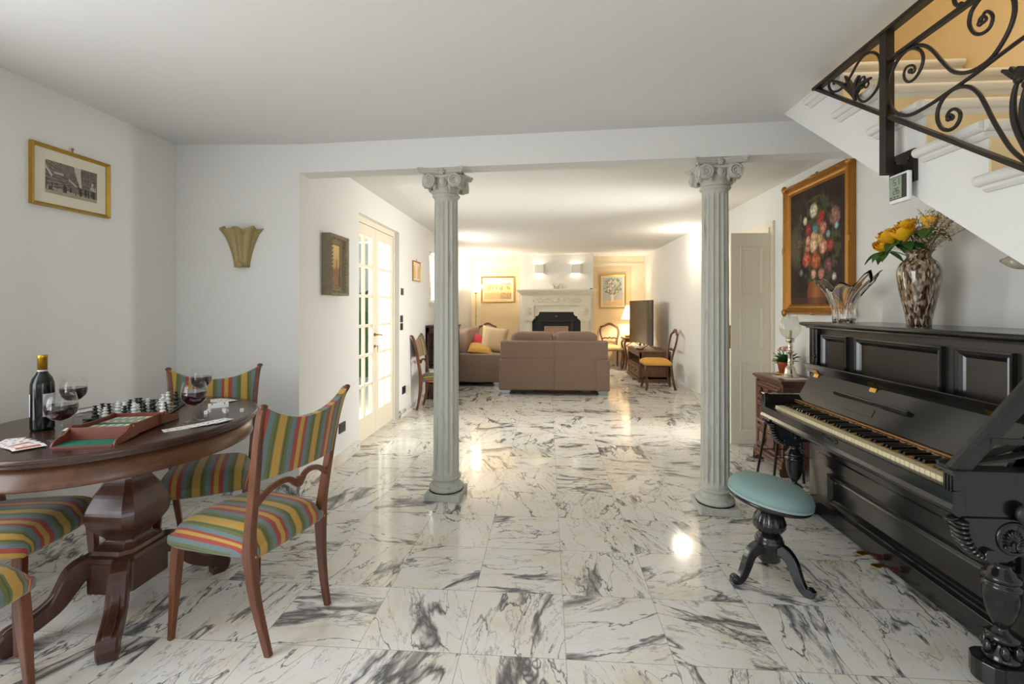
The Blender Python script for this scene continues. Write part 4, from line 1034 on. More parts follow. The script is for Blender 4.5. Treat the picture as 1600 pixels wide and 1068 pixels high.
bx = MB().box(-W_, W_, .085, .089, .012, .052).box(-W_, W_, .331, .335, .012, .052).box(-W_, -W_+.004, .089, .331, .012, .052).box(W_-.004, W_, .089, .331, .012, .052).box(-W_, W_, .085, .335, .006, .012)
bx.build('case', M_LEATHER, gb, bevel=.001)
MB().box(-W_+.004, W_-.004, .089, .331, .012, .034).build('felt_lining', M_FELT, gb)
for y0 in (.092, .225):
    p = MB().box(-W_+.010, W_-.010, y0, y0+.10, .034, .037); p.mat = 1
    for i in range(6):
        x = -W_+.012+i*.0288
        for yy, s in ((y0+.002, 1), (y0+.098, -1)): p.add([(x, yy, .0373), (x+.024, yy, .0373), (x+.012, yy+s*.040, .0373)], [(0, 1, 2)])
    p.mat = 2
    for i in range(6): x = -W_+.016+i*.0288; p.box(x, x+.016, y0+.004, y0+.009, .0373, .0385)
    p.build('playing_panel', [M_FELTL, plain('cream_felt_points', '#d8cbb0', .9), M_RED], gb)

# playing cards
def card_mesh(nm, ink, pips):
    b = MB(); b.box(-.029, .029, -.044, .044, 0, .0005); b.mat = 1
    def pip(x, y, s): b.add([(x-s, y, .00056), (x, y-s*1.35, .00056), (x+s, y, .00056), (x, y+s*1.35, .00056)], [(0, 1, 2, 3)])
    pos = {2: [(0, .026), (0, -.026)], 4: [(-.013, .026), (.013, .026), (-.013, -.026), (.013, -.026)], 5: [(-.013, .026), (.013, .026), (-.013, -.026), (.013, -.026), (0, 0)],
           8: [(-.013, .028), (.013, .028), (-.013, -.028), (.013, -.028), (-.013, 0), (.013, 0), (0, .014), (0, -.014)], 12: []}[pips]
    for x, y in pos: pip(x, y, .0058)
    for s in (-1, 1): pip(s*.0235, s*.036, .0026)
    if pips == 12: b.box(-.017, .017, -.032, .032, .00055, .0006)
    o = b.build('playing_card', [M_CARD, ink]); d = o.data; bpy.data.objects.remove(o); return d
DECK = [card_mesh('c', M_CARDR, p) for p in (5, 8, 4, 2)]+[card_mesh('c', M_CARDB, p) for p in (4, 8, 5)]
MCOURT = plain('court_card_print', '#b5623f', .5, var=.5, scale=180); COURT = card_mesh('c', MCOURT, 12)
def fan(x0, y0, x1, y1, n, r0, dr, group, where, picks, z=TZ+.0006, lift=0):
    for i in range(n):
        t = i/max(1, n-1); k = picks[i % len(picks)]
        o = bpy.data.objects.new('playing_card', COURT if k == 9 else DECK[k]); COL.objects.link(o)
        o.location = (x0+(x1-x0)*t, y0+(y1-y0)*t, z+.0009*i); o.rotation_euler = (0, 0, r0+dr*i)
        tag(o, f'{"picture" if k == 9 else "red" if k < 4 else "black"} playing card, {ordn[i]} in the {where}', 'playing card', group)
fan(-1.520, 1.850, -1.425, 1.985, 6, -.72, .10, 'cards fanned in front of the right glass', 'fan by the table edge near the dice', [0, 1, 0, 2, 5, 6])
fan(-1.775, 2.445, -1.695, 2.405, 5, .65, -.25, 'cards fanned in front of the corner chair', 'fan before the corner chair', [2, 0, 4, 1, 6])
fan(-2.000, 1.640, -1.835, 1.560, 6, .55, -.22, 'cards fanned at the near edge', 'fan beside the bottle at the table edge', [1, 0, 1, 9, 0, 9])
fan(-2.235, 2.110, -2.205, 2.235, 5, -.20, .12, 'cards fanned along the wall side', 'fan by the wall behind the bottle', [4, 5, 6, 4, 5])
fan(-1.935, 1.835, -1.915, 1.875, 2, -1.0, .2, 'cards between the bottle and the games box', 'pair between bottle and games box', [0, 1])
dk = MB(); dk.box(-.029, .029, -.044, .044, 0, .015); dk.mat = 1; dk.box(-.020, .020, -.03, -.024, .0149, .0153).box(-.020, .020, .024, .03, .0149, .0153)
one(dk, 'card_deck', [M_CARD, M_CARDB], 'squared deck of white playing cards near the five dice', 'deck of cards', (-1.650, 2.285, TZ), -.95, bevel=.0008)
def die_mesh():
    b = MB(); s = .0075; b.box(-s, s, -s, s, 0, 2*s); b.mat = 1
    def dot(c, ax):
        o = {'x': ((0, 1, 0), (0, 0, 1)), 'y': ((1, 0, 0), (0, 0, 1)), 'z': ((1, 0, 0), (0, 1, 0))}[ax]; u, v = Vector(o[0]), Vector(o[1])
        b.add([tuple(Vector(c)+(u*math.cos(a)+v*math.sin(a))*.0021) for a in [2*PI*i/10 for i in range(10)]], [tuple(range(10))])
    q = .0037
    dot((0, -s-.0001, s), 'y'); dot((s+.0001, -q, s+q), 'x'); dot((s+.0001, q, s-q), 'x')
    for a, c in ((-q, -q), (q, q), (0, 0)): dot((a, c, 2*s+.0001), 'z')
    for a, c in ((-q, -q), (q, q), (-q, q), (q, -q)): dot((-s-.0001, a, s+c), 'x'); dot((a, s+.0001, s+c), 'y')
    o = b.build('die', [M_CARD, M_CARDB], bevel=0); d = o.data; bpy.data.objects.remove(o); return d
DM = die_mesh()
for x, y, r, lb in ((-1.610, 2.165, .3, 'left pair, the one behind, close to the deck'), (-1.597, 2.130, .15, 'left pair, the front one'), (-1.548, 2.183, .5, 'right pair, the one behind, close to the deck'), (-1.520, 2.158, -.3, 'right pair, the front one'), (-1.462, 2.190, .4, 'lying alone at the table edge')):
    o = bpy.data.objects.new('die', DM); COL.objects.link(o); o.location = (x, y, TZ); o.rotation_euler = (0, 0, r)
    tag(o, 'white die of the '+lb if 'pair' in lb else 'white die '+lb, 'die', 'white dice on the table')

# ------------------------------------------------------------------ pictures and wall lights
M_MOUNT = plain('cream_picture_mount', '#dcd8c4', .7, var=.015)
M_GREYFR = plain('distressed_grey_gold_frame', '#8d8069', .6, metal=.1, var=.3, scale=25, bump=.3)
M_DKGOLD = plain('antique_gold_frame', '#a5732f', .36, metal=.7, var=.25, scale=30, bump=.25)
def framed(name, label, loc, rz, w, h, fw, depth, mat_f, mount, fn, nu, nv, steps=None, hook=True, rough=.55, cat='picture', sheen=True):
    t = thing(name, label, cat, loc, rz)
    f = MB(); st_ = steps or [(0, 0), (0, -depth), (.25, -depth*1.1), (.6, -depth*.8), (1, -depth*.55), (1, 0)]
    f.frame(-w/2, w/2, 0, h, fw, 0, 0, 'xz', st_); fr = f.build('frame', mat_f, t)
    MB().box(-w/2+fw*.8, w/2-fw*.8, -depth*.35, -.001, fw*.8, h-fw*.8).build('mount' if mount else 'backing', M_MOUNT, t)
    pw, ph = w-2*fw-2*mount, h-2*fw-2*mount
    painting('picture', pw, ph, nu, nv, fn, t, Matrix.Translation((0, -depth*.35-.0015, fw+mount)), rough)
    if hook:
        k = MB(); k.tube([(0, -depth*.5, h-.004), (0, -depth*.4, h+.018), (.006, -.006, h+.026), (0, -.004, h+.018)], .0035, 6); k.ell((0, -.010, h+.022), (.007, .006, .007), 5, 8); k.build('hook', M_BRASS, t)
    return t, fr
# street scene, near-left wall
GLY = {'P': ['110', '101', '110', '100', '100'], 'Q': ['111', '101', '101', '111', '001'], 'U': ['101', '101', '101', '101', '111']}
def street(u, v):
    base = (.16, .13, .11); n = fbm(u*22, v*22, 3)
    sky_w = .03+.16*max(0, v-.30); cx = .63+.03*math.sin(v*5)
    ground = .16+.10*(.5-u)
    if v < ground: c = lerp((.48, .40, .31), (.30, .25, .20), n*1.2)
    elif abs(u-cx) < sky_w*.5 and v > .34: c = (.52, .48, .42)
    else:
        c = lerp((.05, .04, .038), (.24, .20, .17), n)
        if u < cx:
            q = (v-.42)/max(.05, (cx-u)+.15)
            if abs((q*6) % 1-.5) < .10: c = lerp(c, (.42, .37, .31), .6)
            if u < .12 and abs(v-.80+u*2.2) < .05: c = (.55, .50, .42)
            if .42 < u < .58 and abs(v-(.56-(u-.42)*1.1)) < .025: c = (.50, .45, .38)
            if .15 < u < .33 and abs(v-.66) < .03: c = (.46, .41, .35)
        else:
            if abs((u*16) % 1-.5) < .07 or abs((v*9) % 1-.5) < .06: c = lerp(c, (.33, .29, .25), .5)
    if v < .42 and v > .10:
        f = vnoise(u*34, v*4, 9)
        if f > .62 and v < .34+.05*vnoise(u*20, 0, 5): c = lerp(c, (.035, .03, .03), .85)
    for ch, gx, gy in (('P', .885, .50), ('Q', .865, .36), ('U', .925, .36)):
        i, j = int((u-gx)/.018) if u >= gx else -1, int((gy+.115-v)/.023) if v <= gy+.115 else -1
        if 0 <= i < 3 and 0 <= j < 5 and GLY[ch][j][i] == '1': c = (.58, .54, .47)
    return c
framed('framed_photograph', 'gold framed old black and white street photograph on the left wall', (XN+.001, 2.395, 1.818), PI/2, .425, .314, .018, .022, M_GOLD, .055, street, 150, 95)
# flower still life, right wall (generic bouquet on a dark ground)
rf = random.Random(11)
FL = [(.46, .80, .062, (.80, .72, .50)), (.30, .73, .035, (.70, .62, .40)), (.60, .73, .050, (.50, .07, .05)), (.57, .68, .050, (.46, .09, .06)), (.36, .64, .055, (.35, .06, .06)), (.49, .635, .050, (.13, .30, .32)), (.63, .63, .055, (.55, .25, .15)), (.83, .70, .075, (.33, .17, .13)), (.86, .62, .03, (.30, .42, .45)), (.72, .57, .03, (.30, .42, .50)),
      (.47, .565, .055, (.80, .46, .28)), (.36, .545, .045, (.72, .38, .24)), (.57, .54, .05, (.62, .40, .18)), (.46, .50, .062, (.85, .58, .36)), (.34, .48, .04, (.60, .25, .16)), (.63, .475, .06, (.78, .38, .28)), (.75, .475, .05, (.42, .08, .06)), (.33, .39, .068, (.60, .14, .07)), (.50, .37, .075, (.55, .16, .06)), (.72, .32, .06, (.25, .10, .10)), (.46, .255, .04, (.80, .45, .30)), (.60, .25, .045, (.72, .30, .22)), (.22, .28, .03, (.20, .24, .28)), (.18, .55, .06, (.16, .11, .09)), (.82, .22, .03, (.60, .55, .52))]
def bouquet(u, v):
    n = fbm(u*7, v*10, 1); c = lerp((.022, .013, .012), (.060, .040, .030), n*1.1)
    c = lerp(c, (.16, .13, .07), .75*max(0, 1-((u-.10)**2/.02+(v-.52)**2/.05)))
    g = fbm(u*16, v*20, 4); rr = ((u-.50)/.42)**2+((v-.52)/.40)**2
    if rr < 1 and g > .53: c = lerp(c, (.075, .085, .04), .8)
    if rr < 1.2 and vnoise(u*60, v*9, 8) > .80: c = lerp(c, (.12, .12, .06), .6)
    if abs(u-.52) < .13+.05*math.sin((v+.02)*14) and v < .20: c = lerp((.22, .07, .03), (.45, .20, .07), max(0, 1-abs(u-.50)/.10)*(.4+.6*n))
    if v < .055: c = lerp(c, (.10, .04, .03), .6)
    for (x, y, r, col) in FL:
        r *= 1.5; dx, dy = (u-x)*1.25, (v-y)*1.45
        wob = .25*(fbm(u*26, v*26, 12)-.5); d = math.hypot(dx, dy)/r+wob
        if d < 1.1:
            a = math.atan2(dy, dx); lobe = .5+.5*math.cos(3*a+d*7+x*40)
            sh_ = (.50+.75*vnoise(u*55, v*55, 2))*(1.25-.75*d)*(.70+.45*lobe)
            c = lerp(c, tuple(min(1, k*sh_*1.15) for k in col), min(1, (1.1-d)*4))
    return c
t, fr = framed('still_life_painting', 'large gilt framed painting of flowers on a dark ground, above the piano', (XR-.001, 3.925, 1.242), -PI/2, .93, 1.10, .085, .045, M_DKGOLD, 0, bouquet, 110, 150,
      steps=[(0, 0), (0, -.034), (.08, -.050), (.22, -.052), (.34, -.036), (.50, -.042), (.62, -.030), (.80, -.026), (.88, -.030), (1, -.018), (1, 0)], rough=.85)
fc = MB()
for sx in (-1, 1):
    for z in (.0, 1.10): fc.ell((sx*.455, -.040, z+(.01 if z == 0 else -.01)), (.034, .018, .034), 8, 12); fc.ell((sx*.455, -.052, z+(.01 if z == 0 else -.01)), (.016, .012, .016), 6, 10)
    fc.ell((sx*.455, -.042, .55), (.016, .014, .050), 6, 10)
for z in (.012, 1.088):
    fc.ell((0, -.042, z), (.055, .014, .016), 6, 12); fc.ell((.06, -.040, z), (.03, .010, .010), 6, 8); fc.ell((-.06, -.040, z), (.03, .010, .010), 6, 8)
fc.build('frame_ornament', M_DKGOLD, fr)
# small landscape in a deep box frame
def dusk(u, v):
    n = fbm(u*9, v*9, 2); c = lerp((.30, .17, .06), (.72, .50, .20), v*1.1+.25*(n-.5))
    if v < .42: c = lerp((.10, .06, .035), (.36, .21, .10), n*1.2)
    if abs(v-.40) < .05 and n > .45: c = lerp(c, (.30, .13, .07), .7)
    if .60 < u < .82 and .38 < v < .62+.10*vnoise(u*25, 1, 3): c = lerp(c, (.30, .19, .10), .75)
    return c
def framed_deep():
    t, fr = framed('small_landscape', 'small golden landscape in a deep grey carved frame beside the French doors', (XL+.001, 3.68, 1.395), PI/2, .325, .475, .075, .075, M_GREYFR, 0, dusk, 50, 40,
                   steps=[(0, 0), (0, -.073), (.06, -.079), (.14, -.076), (.75, -.040), (.85, -.043), (1, -.032), (1, 0)], hook=False, rough=.35)
    b = MB()
    def lea(x, z, a):
        b.ell((0, 0, 0), (.016, .005, .007), 5, 8, M=Matrix.Translation((x, -.066, z)) @ Matrix.Rotation(a, 4, 'Y'))
    for i in range(9):
        q = -.13+.26*i/8; lea(q, .030, .6); lea(q, .445, -.6)
    for i in range(13):
        z = .05+.375*i/12; lea(-.140, z, 1.0); lea(.140, z, 2.1); lea(-.118, z, 2.1); lea(.118, z, 1.0)
    b.build('carved_leaves', M_GREYFR, fr)
framed_deep()
def sepia(u, v):
    n = fbm(u*10, v*10, 6); c = lerp((.80, .55, .32), (.90, .74, .52), n)
    if abs(u-.5) > .12+.2*v*.6 and v < .85: c = lerp(c, (.62, .36, .19), .5+.4*n)
    return c
framed('small_print', 'tiny sepia print in a thin gold frame beyond the light switches', (XL+.001, 6.14, 1.64), PI/2, .36, .262, .014, .018, M_GOLD, .02, sepia, 30, 24)
def tuscan(u, v):
    n = fbm(u*14, v*14, 2); m = fbm(u*34, v*34, 7)
    if v > .80+.04*math.sin(u*9): c = lerp((.72, .58, .46), (.86, .75, .62), n)
    elif v > .72+.05*vnoise(u*6, 0, 1): c = lerp((.36, .30, .34), (.50, .42, .40), n)
    elif v > .34: c = lerp((.78, .58, .22), (.88, .74, .42), n); c = lerp(c, (.35, .36, .14), .8) if m > .60 else c
    else: c = lerp((.80, .36, .16), (.86, .52, .26), n)
    if v < .34 and u > .58: c = lerp(c, (.26, .24, .12), .75 if m > .42 else .2)
    for x in (.15, .22, .30, .45, .60, .66, .86, .92):
        if abs(u-x) < .012 and .42+.1*hsh(x*50, 1) < v < .60+.1*hsh(x*50, 2): c = (.14, .17, .08)
    return c
framed('landscape_painting', 'gold framed hill landscape with orange field, left of the fireplace', (-1.105, YB-.007, 1.415), 0, .755, .58, .028, .03, M_GOLD, .045, tuscan, 100, 76)
def whitejug(u, v):
    n = fbm(u*12, v*14, 5); c = lerp((.42, .46, .50), (.60, .60, .58), n)
    if v < .16+.06*u: c = lerp((.70, .48, .20), (.82, .64, .34), n)
    if abs(u-.50) < .085+.02*math.sin(v*20) and .14 < v < .40: c = lerp((.86, .82, .74), (.70, .62, .54), abs(u-.47)/.09)
    if math.hypot((u-.63), (v-.30)*1.2) < .045 and math.hypot((u-.63), (v-.30)*1.2) > .022: c = (.72, .42, .36)
    d = math.hypot((u-.5)/.36, (v-.66)/.30)
    if d < 1:
        if fbm(u*24, v*24, 9) > .50: c = lerp((.16, .22, .12), (.34, .38, .24), n)
        i, j = math.floor(u*9), math.floor(v*9)
        x, y = (i+.3+.4*hsh(i, j))/9, (j+.3+.4*hsh(i, j, 2))/9; q = math.hypot(u-x, (v-y)*1.2)
        if q < .045 and hsh(i, j, 3) > .25 and d < .85: c = lerp([(.88, .74, .58), (.86, .58, .42), (.82, .48, .38), (.90, .84, .70)][int(hsh(i, j, 4)*3.99)], (.5, .3, .2), q*9*vnoise(u*80, v*80))
    elif d < 1.25 and vnoise(math.atan2(v-.6, u-.5)*9, 0, 4) > .62 and v > .45: c = (.20, .25, .16)
    return c
framed('flower_jug_painting', 'gold framed painting of a white jug of flowers, right of the fireplace', (1.447, YB-.007, 1.275), 0, .57, .75, .028, .03, M_GOLD, .04, whitejug, 76, 100)

# amber glass wall shell in the niche
sc_ = thing('wall_sconce', 'unlit fluted amber glass sconce on the niche wall', 'wall lamp', (-2.108, 3.162, 1.58), .07)
rows = []
for j in range(15):
    v = j/14; z = .255*v; r = .048+.072*v**1.6+.012*max(0, v-.85)/.15; row = []
    for i in range(41):
        a = PI+PI*i/40; q = r*(1+.11*(.4+.6*v)*math.cos(a*9)); row.append((q*math.cos(a), .78*q*math.sin(a), z+.010*v*v*math.sin(a*7)+.012*abs(math.cos(a))*v*v))
    rows.append(row)
b = MB().surf(rows); b.add(rows[0], [tuple(range(41))]); sh_o = b.build('glass_shade', M_AMBER, sc_, solid=.006)
MB().box(-.03, .03, -.028, -.001, .08, .17).cbox((0, -.035, .14), (.018, .018, .05)).build('lamp_holder', M_BRASS, sc_)
s3 = MB().ell((0, -.052, .012), (.03, .012, .022), 6, 10); s3.build('glass_tip', M_AMBER, sc_)

# lit sconce on the far right wall, half behind the column
ws = thing('wall_sconce', 'lit white glass sconce on the right wall, half behind the column', 'wall lamp', (XR-.002, 6.99, 1.85), -PI/2)
rows = [[(( .02+.14*math.sin(PI*min(1, .15+.85*v)))*math.cos(a), .55*(.02+.14*math.sin(PI*min(1, .15+.85*v)))*math.sin(a), .32*v) for a in [PI+PI*i/20 for i in range(21)]] for v in [j/12 for j in range(13)]]
MB().surf(rows).build('glass_shade', M_LAMPON, ws, solid=.004)
MB().cbox((0, -.085, .13), (.02, .006, .03)).build('clip', M_BRASS, ws)
point('sconce_bulb', (0, -.20, .26), 12, (1.0, .86, .70), .13, ws)
# petal glass sconce at the right edge, above the piano
pg = thing('wall_sconce', 'clear petal shaped glass sconce on the wall at the right edge', 'wall lamp', (XR-.002, 2.13, 1.42), -PI/2)
MB().lathe([(.03, 0), (.034, .006), (.03, .016)], 20, M=Matrix.Translation((0, 0, .07)) @ Matrix.Rotation(PI/2, 4, 'X')).build('wall_plate', M_BRASS, pg)
for a0, ln in ((-2.2, .13), (-1.5, .15), (-2.85, .19), (-.6, .14), (.1, .18), (2.6, .12), (.8, .12)):
    b = MB(); dx, dz = math.cos(a0), math.sin(a0)*.45
    rows = []
    for i in range(9):
        t_ = i/8; w_ = .034*math.sin(PI*(.12+.80*t_)); c = Vector((dx*ln*t_, -.03-.06*math.sin(PI*t_*.6), .085+dz*ln*t_+.03*t_*t_))
        rows.append([tuple(c+Vector((-dz*w_*s*1.2, .012*s*s, w_*s))) for s in (-1, -.5, 0, .5, 1)])
    b.surf(rows); b.build('glass_petal', M_PETAL, pg, solid=.005)

# sockets and switches
def plate(loc, rz, w, h, label, kind='light switch', mat=None, keys=2):
    t = thing('wall_socket' if 'socket' in kind else 'light_switch', label, kind, loc, rz)
    MB().box(-w/2, w/2, -.009, 0, 0, h).build('cover_plate', mat or M_ANTH, t, bevel=.0015)
    b = MB()
    for i in range(keys): x = -w/2+.012+(w-.024)*i/keys; b.box(x+.001, x+(w-.024)/keys-.001, -.0115, -.0085, .018, h-.018)
    b.build('insert', M_BLACK if mat is None else mat, t, bevel=.001); return t
plate((XL, 3.877, .255), PI/2, .12, .082, 'anthracite socket low on the wall before the French doors', 'wall socket', keys=3)
plate((XL, 5.536, 1.445), PI/2, .085, .082, 'anthracite switch highest of three right of the French doors')
plate((XL, 5.511, 1.125), PI/2, .085, .082, 'anthracite switch, middle one right of the French doors')
plate((XL, 5.511, 1.032), PI/2, .085, .082, 'anthracite switch, lowest one right of the French doors')
plate((XL, 5.60, .268), PI/2, .12, .09, 'dark socket above the skirting right of the French doors', 'wall socket', keys=3)
plate((XL, 5.76, .235), PI/2, .10, .11, 'small cream socket cover beside the dark one', 'wall socket', M_DOOR, keys=1)

# ------------------------------------------------------------------ on and beside the piano
LZ = 1.2056
vs_ = thing('speckled_vase', 'tall brown and cream speckled glass vase on the piano top', 'vase', (1.895, 2.583, LZ))
vp = catmull([(.060, 0), (.064, .006), (.070, .05), (.088, .12), (.106, .20), (.114, .255), (.112, .29), (.096, .32), (.070, .342), (.062, .358), (.068, .372), (.084, .384)], 4)
MB().lathe([(p[0], p[1]) for p in vp]+[(.080, .386), (.064, .373), (.057, .358), (.06, .34)], 44, caps=False).build('body', M_MURANO, vs_)
MB().lathe([(.002, .0), (.060, .0), (.060, .004)], 44).build('foot', M_MURANO, vs_)
vs_.scale = (.80, .80, 1.0)
rr_ = random.Random(5)
def rose(px, py, pz, sz, tilt_, az, label):
    t = thing('yellow_rose', label, 'rose', (px, py, pz), az, 'yellow roses in the speckled vase')
    b = MB(); R0 = Matrix.Rotation(tilt_, 4, 'Y')
    b.ell((0, 0, sz*.48), (sz*.30, sz*.30, sz*.46), 8, 10, M=R0)
    for ring, (n, r, h, flare) in enumerate(((3, .36, .98, -.10), (4, .48, .96, .05), (5, .60, .86, .28))):
        for i in range(n):
            a = 2*PI*i/n+ring*.7; rows = []; half = PI/n*1.30
            for j in range(8):
                v = j/7; prof = math.sin(min(1, .10+v*.95)*PI*.62)**.8; rad = sz*r*prof*(1+flare*max(0, v-.55)*2)*(1.0+.03*(i % 2))
                wv = half*(math.sin(PI*(.12+.80*v))**.5)
                rows.append([(rad*math.cos(a+q*wv)*(1-.05*q*q), rad*math.sin(a+q*wv)*(1-.05*q*q), sz*h*v*(1-.09*q*q*v)) for q in (-1, -.66, -.33, 0, .33, .66, 1)])
            b.surf(rows, M=R0)
    b.ell((0, 0, .002), (sz*.22, sz*.22, sz*.10), 6, 10, M=R0)
    b.build('bloom', M_YFLOWER, t)
    st_ = MB(); e = Vector((1.895, 2.583, LZ+.33))-Vector((px, py, pz)); e = Matrix.Rotation(-az, 3, 'Z') @ e
    st_.tube(catmull([(0, 0, .004), tuple(e*.45+Vector((0, 0, .012))), tuple(e)], 5), .003, 6); st_.build('stem', M_LEAF, t)
    lf = MB()
    for k in range(5):
        a = rr_.uniform(0, 6.28); rows = []
        for j in range(7):
            v = j/6; w = .024*math.sin(PI*min(1, v*.92+.05)); c = Vector((math.cos(a)*(.012+.085*v), math.sin(a)*(.012+.085*v), -.012-.06*v*v)); sd = Vector((-math.sin(a), math.cos(a), 0))
            rows.append([tuple(c-sd*w+Vector((0, 0, .006))), tuple(c), tuple(c+sd*w+Vector((0, 0, .006)))])
        lf.surf(rows)
    lf.build('leaf', M_LEAF, t)
rose(1.805, 2.640, LZ+.437, .074, -.5, 0, 'yellow rose at the front centre of the bouquet')
rose(1.825, 2.575, LZ+.437, .076, -.35, .2, 'yellow rose to the right of the front centre one')
rose(1.845, 2.755, LZ+.405, .064, -.8, .6, 'yellow rose lowest and farthest left in the bouquet')
rose(1.87, 2.615, LZ+.485, .070, -.3, 0, 'yellow rose at the top of the bouquet')
rose(1.88, 2.500, LZ+.490, .060, .2, -1.0, 'yellow rose behind the others, pointing right')
sp = thing('dried_flower_spray', 'airy spray of tiny dried cream flowers in the speckled vase', 'dried flowers', (1.905, 2.56, LZ+.33))
tw = MB(); bl = MB()
for i in range(46):
    if i % 3: p1 = Vector((rr_.uniform(-.05, .05), rr_.uniform(-.20, -.02), rr_.uniform(.10, .235)))
    else: p1 = Vector((rr_.uniform(-.05, .05), rr_.uniform(.0, .20), rr_.uniform(.08, .17)))
    P = catmull([(0, 0, -.03), (p1.x*.3, p1.y*.35, p1.z*.55), tuple(p1)], 4); tw.tube(P, [.0013]*len(P), 4, caps=False)
    for k in range(9):
        q = P[rr_.randrange(4, len(P))]; e = q+Vector((rr_.uniform(-.03, .03), rr_.uniform(-.035, .035), rr_.uniform(-.005, .04))); tw.tube([q, e], .0008, 3, caps=False)
        for _ in range(2): c = e+Vector((rr_.uniform(-.008, .008), rr_.uniform(-.008, .008), rr_.uniform(-.004, .008))); bl.ell(tuple(c), (.0040, .0040, .0034), 3, 5)
tw.build('twigs', M_TWIG, sp); bo_ = bl.build('blossoms', M_DRIED, sp)

cr = thing('crystal_bowl', 'clear crystal bowl with flared wavy prongs on the piano top', 'bowl', (1.895, 3.205, LZ))
nn = 96
def crystal(inner):
    R = []; K = 16
    for j in range(K+1):
        v = j/K; row = []
        for i in range(nn):
            a = 2*PI*i/nn; lob_ = .5+.5*math.cos(a*10)
            sp_ = abs(math.sin(a))**1.5
            tip = (.200+.030*lob_+.085*sp_**2*(.95 if math.sin(a) > 0 else 1.12)*(.55+.45*lob_))
            z = (.012 if inner else 0)+ (tip-(.012 if inner else 0))*v
            ry = .066+(.30*sp_*.92+.012)*max(0, v-.25)**1.7*1.3*(1 if math.sin(a) > 0 else 1.05); rx = .060+.075*max(0, v-.3)**1.5
            rad = (rx*math.cos(a), ry*math.sin(a)); fl_ = 1+.10*(lob_-.5)*2*(.5+.5*v)+.018*math.cos(a*30); k = fl_-( .17*(1-v*.60) if inner else 0)
            row.append((rad[0]*k, rad[1]*k, z-(0 if not inner else .006*v)))
        R.append(row)
    return R
O, I = crystal(False), crystal(True)
b = MB(); b.surf(O+I[::-1], closed_v=True); b.f.append(tuple(range(nn))); b.sm.append(False); b.mi.append(0); m_ = len(b.v)-nn; b.f.append(tuple(range(m_, m_+nn))); b.sm.append(False); b.mi.append(0)
b.build('bowl', M_CRYST, cr)

# chest of drawers behind the piano
cd = thing('chest_of_drawers', 'small carved red-brown chest between the open door and the piano', 'chest', (1.80, 4.03, 0))
w0, w1 = -.235, .235; dp = XR-.013-1.80
body = MB().box(.012, dp, w0, w1, .10, .69); body.box(.0, .02, w0-.004, w0+.03, .10, .69).box(.0, .02, w1-.03, w1+.004, .10, .69); body.build('carcass', M_CHEST, cd, bevel=.002)
tp = MB()
for e, z0, z1 in ((-.002, .69, .702), (.010, .702, .715), (.022, .715, .732), (.016, .732, .737)): tp.box(-e, dp, w0-e, w1+e, z0, z1)
tp.build('top', M_CHEST, cd, bevel=.003)
bs = MB()
bs.box(-.010, dp, w0-.010, w1+.010, .085, .115).box(-.016, dp, w0-.016, w1+.016, .060, .086)
for y in (w0-.016, w1-.084): bs.prism([(y, 0), (y+.03, 0), (y+.04, .03), (y+.10, .06), (y, .06)] if y < 0 else [(y+.10, 0), (y+.07, 0), (y+.06, .03), (y, .06), (y+.10, .06)], 'x', -.016, .02)
bs.prism([(-.016, 0), (.06, 0), (.08, .04), (.14, .06), (-.016, .06)], 'y', w0-.0161, w0+.012).prism([(-.016, 0), (.06, 0), (.08, .04), (.14, .06), (-.016, .06)], 'y', w1-.012, w1+.0161).box(dp-.05, dp, w0, w0+.05, 0, .06).box(dp-.05, dp, w1-.05, w1, 0, .06)
bs.build('plinth', M_CHEST, cd, bevel=.002)
for z0, z1 in ((.535, .675), (.330, .515), (.130, .310)):
    d = MB().box(-.004, .02, w0+.035, w1-.035, z0, z1); d.frame(w0+.05, w1-.05, z0+.018, z1-.018, .022, 0, 0, 'yz', [(0, -.003), (0, -.016), (.5, -.018), (1, -.006)])
    for y in (-.135, .0, .135) if z0 > .5 else (-.09, .09):
        d.prism([(y-.03, z0+.045), (y+.03, z0+.045), (y+.042, (z0+z1)/2), (y+.03, z1-.045), (y-.03, z1-.045), (y-.042, (z0+z1)/2)], 'x', -.020, 0)
    o = d.build('drawer', M_CHEST, cd, bevel=.002)
    for y in ((-.07, .07) if z0 > .5 else (0,)): MB().lathe([(.005, 0), (.005, .014), (.013, .018), (.014, .026), (.007, .032)], 14, (-.018, y, (z0+z1)/2), Euler((0, -PI/2, 0)).to_matrix().to_4x4()).build('knob', M_CHEST, o)
CT = .7372
do = one(MB().box(-.085, .085, -.12, .11, 0, .002), 'lace_doily', plain('white_lace_cloth', '#e4e0d6', .9, var=.05, scale=120), 'white cloth mat under the glass lamp on the small chest', 'cloth mat', (1.945, 3.985, CT), .1)
hl = thing('hurricane_lamp', 'silver candle lamp with an etched glass shade on the small chest', 'lamp', (1.955, 4.00, CT+.0021))
pr = [(.060, 0), (.062, .006), (.054, .012), (.044, .018), (.040, .030), (.036, .055), (.030, .075), (.020, .085), (.018, .092), (.022, .098), (.017, .104), (.017, .175), (.022, .180), (.028, .186), (.028, .192), (.019, .198), (.015, .206), (.020, .222), (.017, .245), (.012, .255), (.028, .262), (.030, .285), (.024, .290)]
MB().lathe(pr, 28).build('base', M_SILVER, hl)
sr = [(.022, .286), (.040, .296), (.060, .318), (.071, .350), (.072, .375), (.064, .410), (.052, .440), (.047, .450)]
MB().lathe(sr, 36, caps=False).build('glass_shade', M_FROST, hl, solid=.002)
MB().lathe([(.012, .286), (.012, .345), (.004, .350)], 14).build('candle', M_IVORY, hl)
pp_ = thing('potted_plant', 'small pink flowering plant in a terracotta pot on the chest', 'potted plant', (1.995, 4.165, CT))
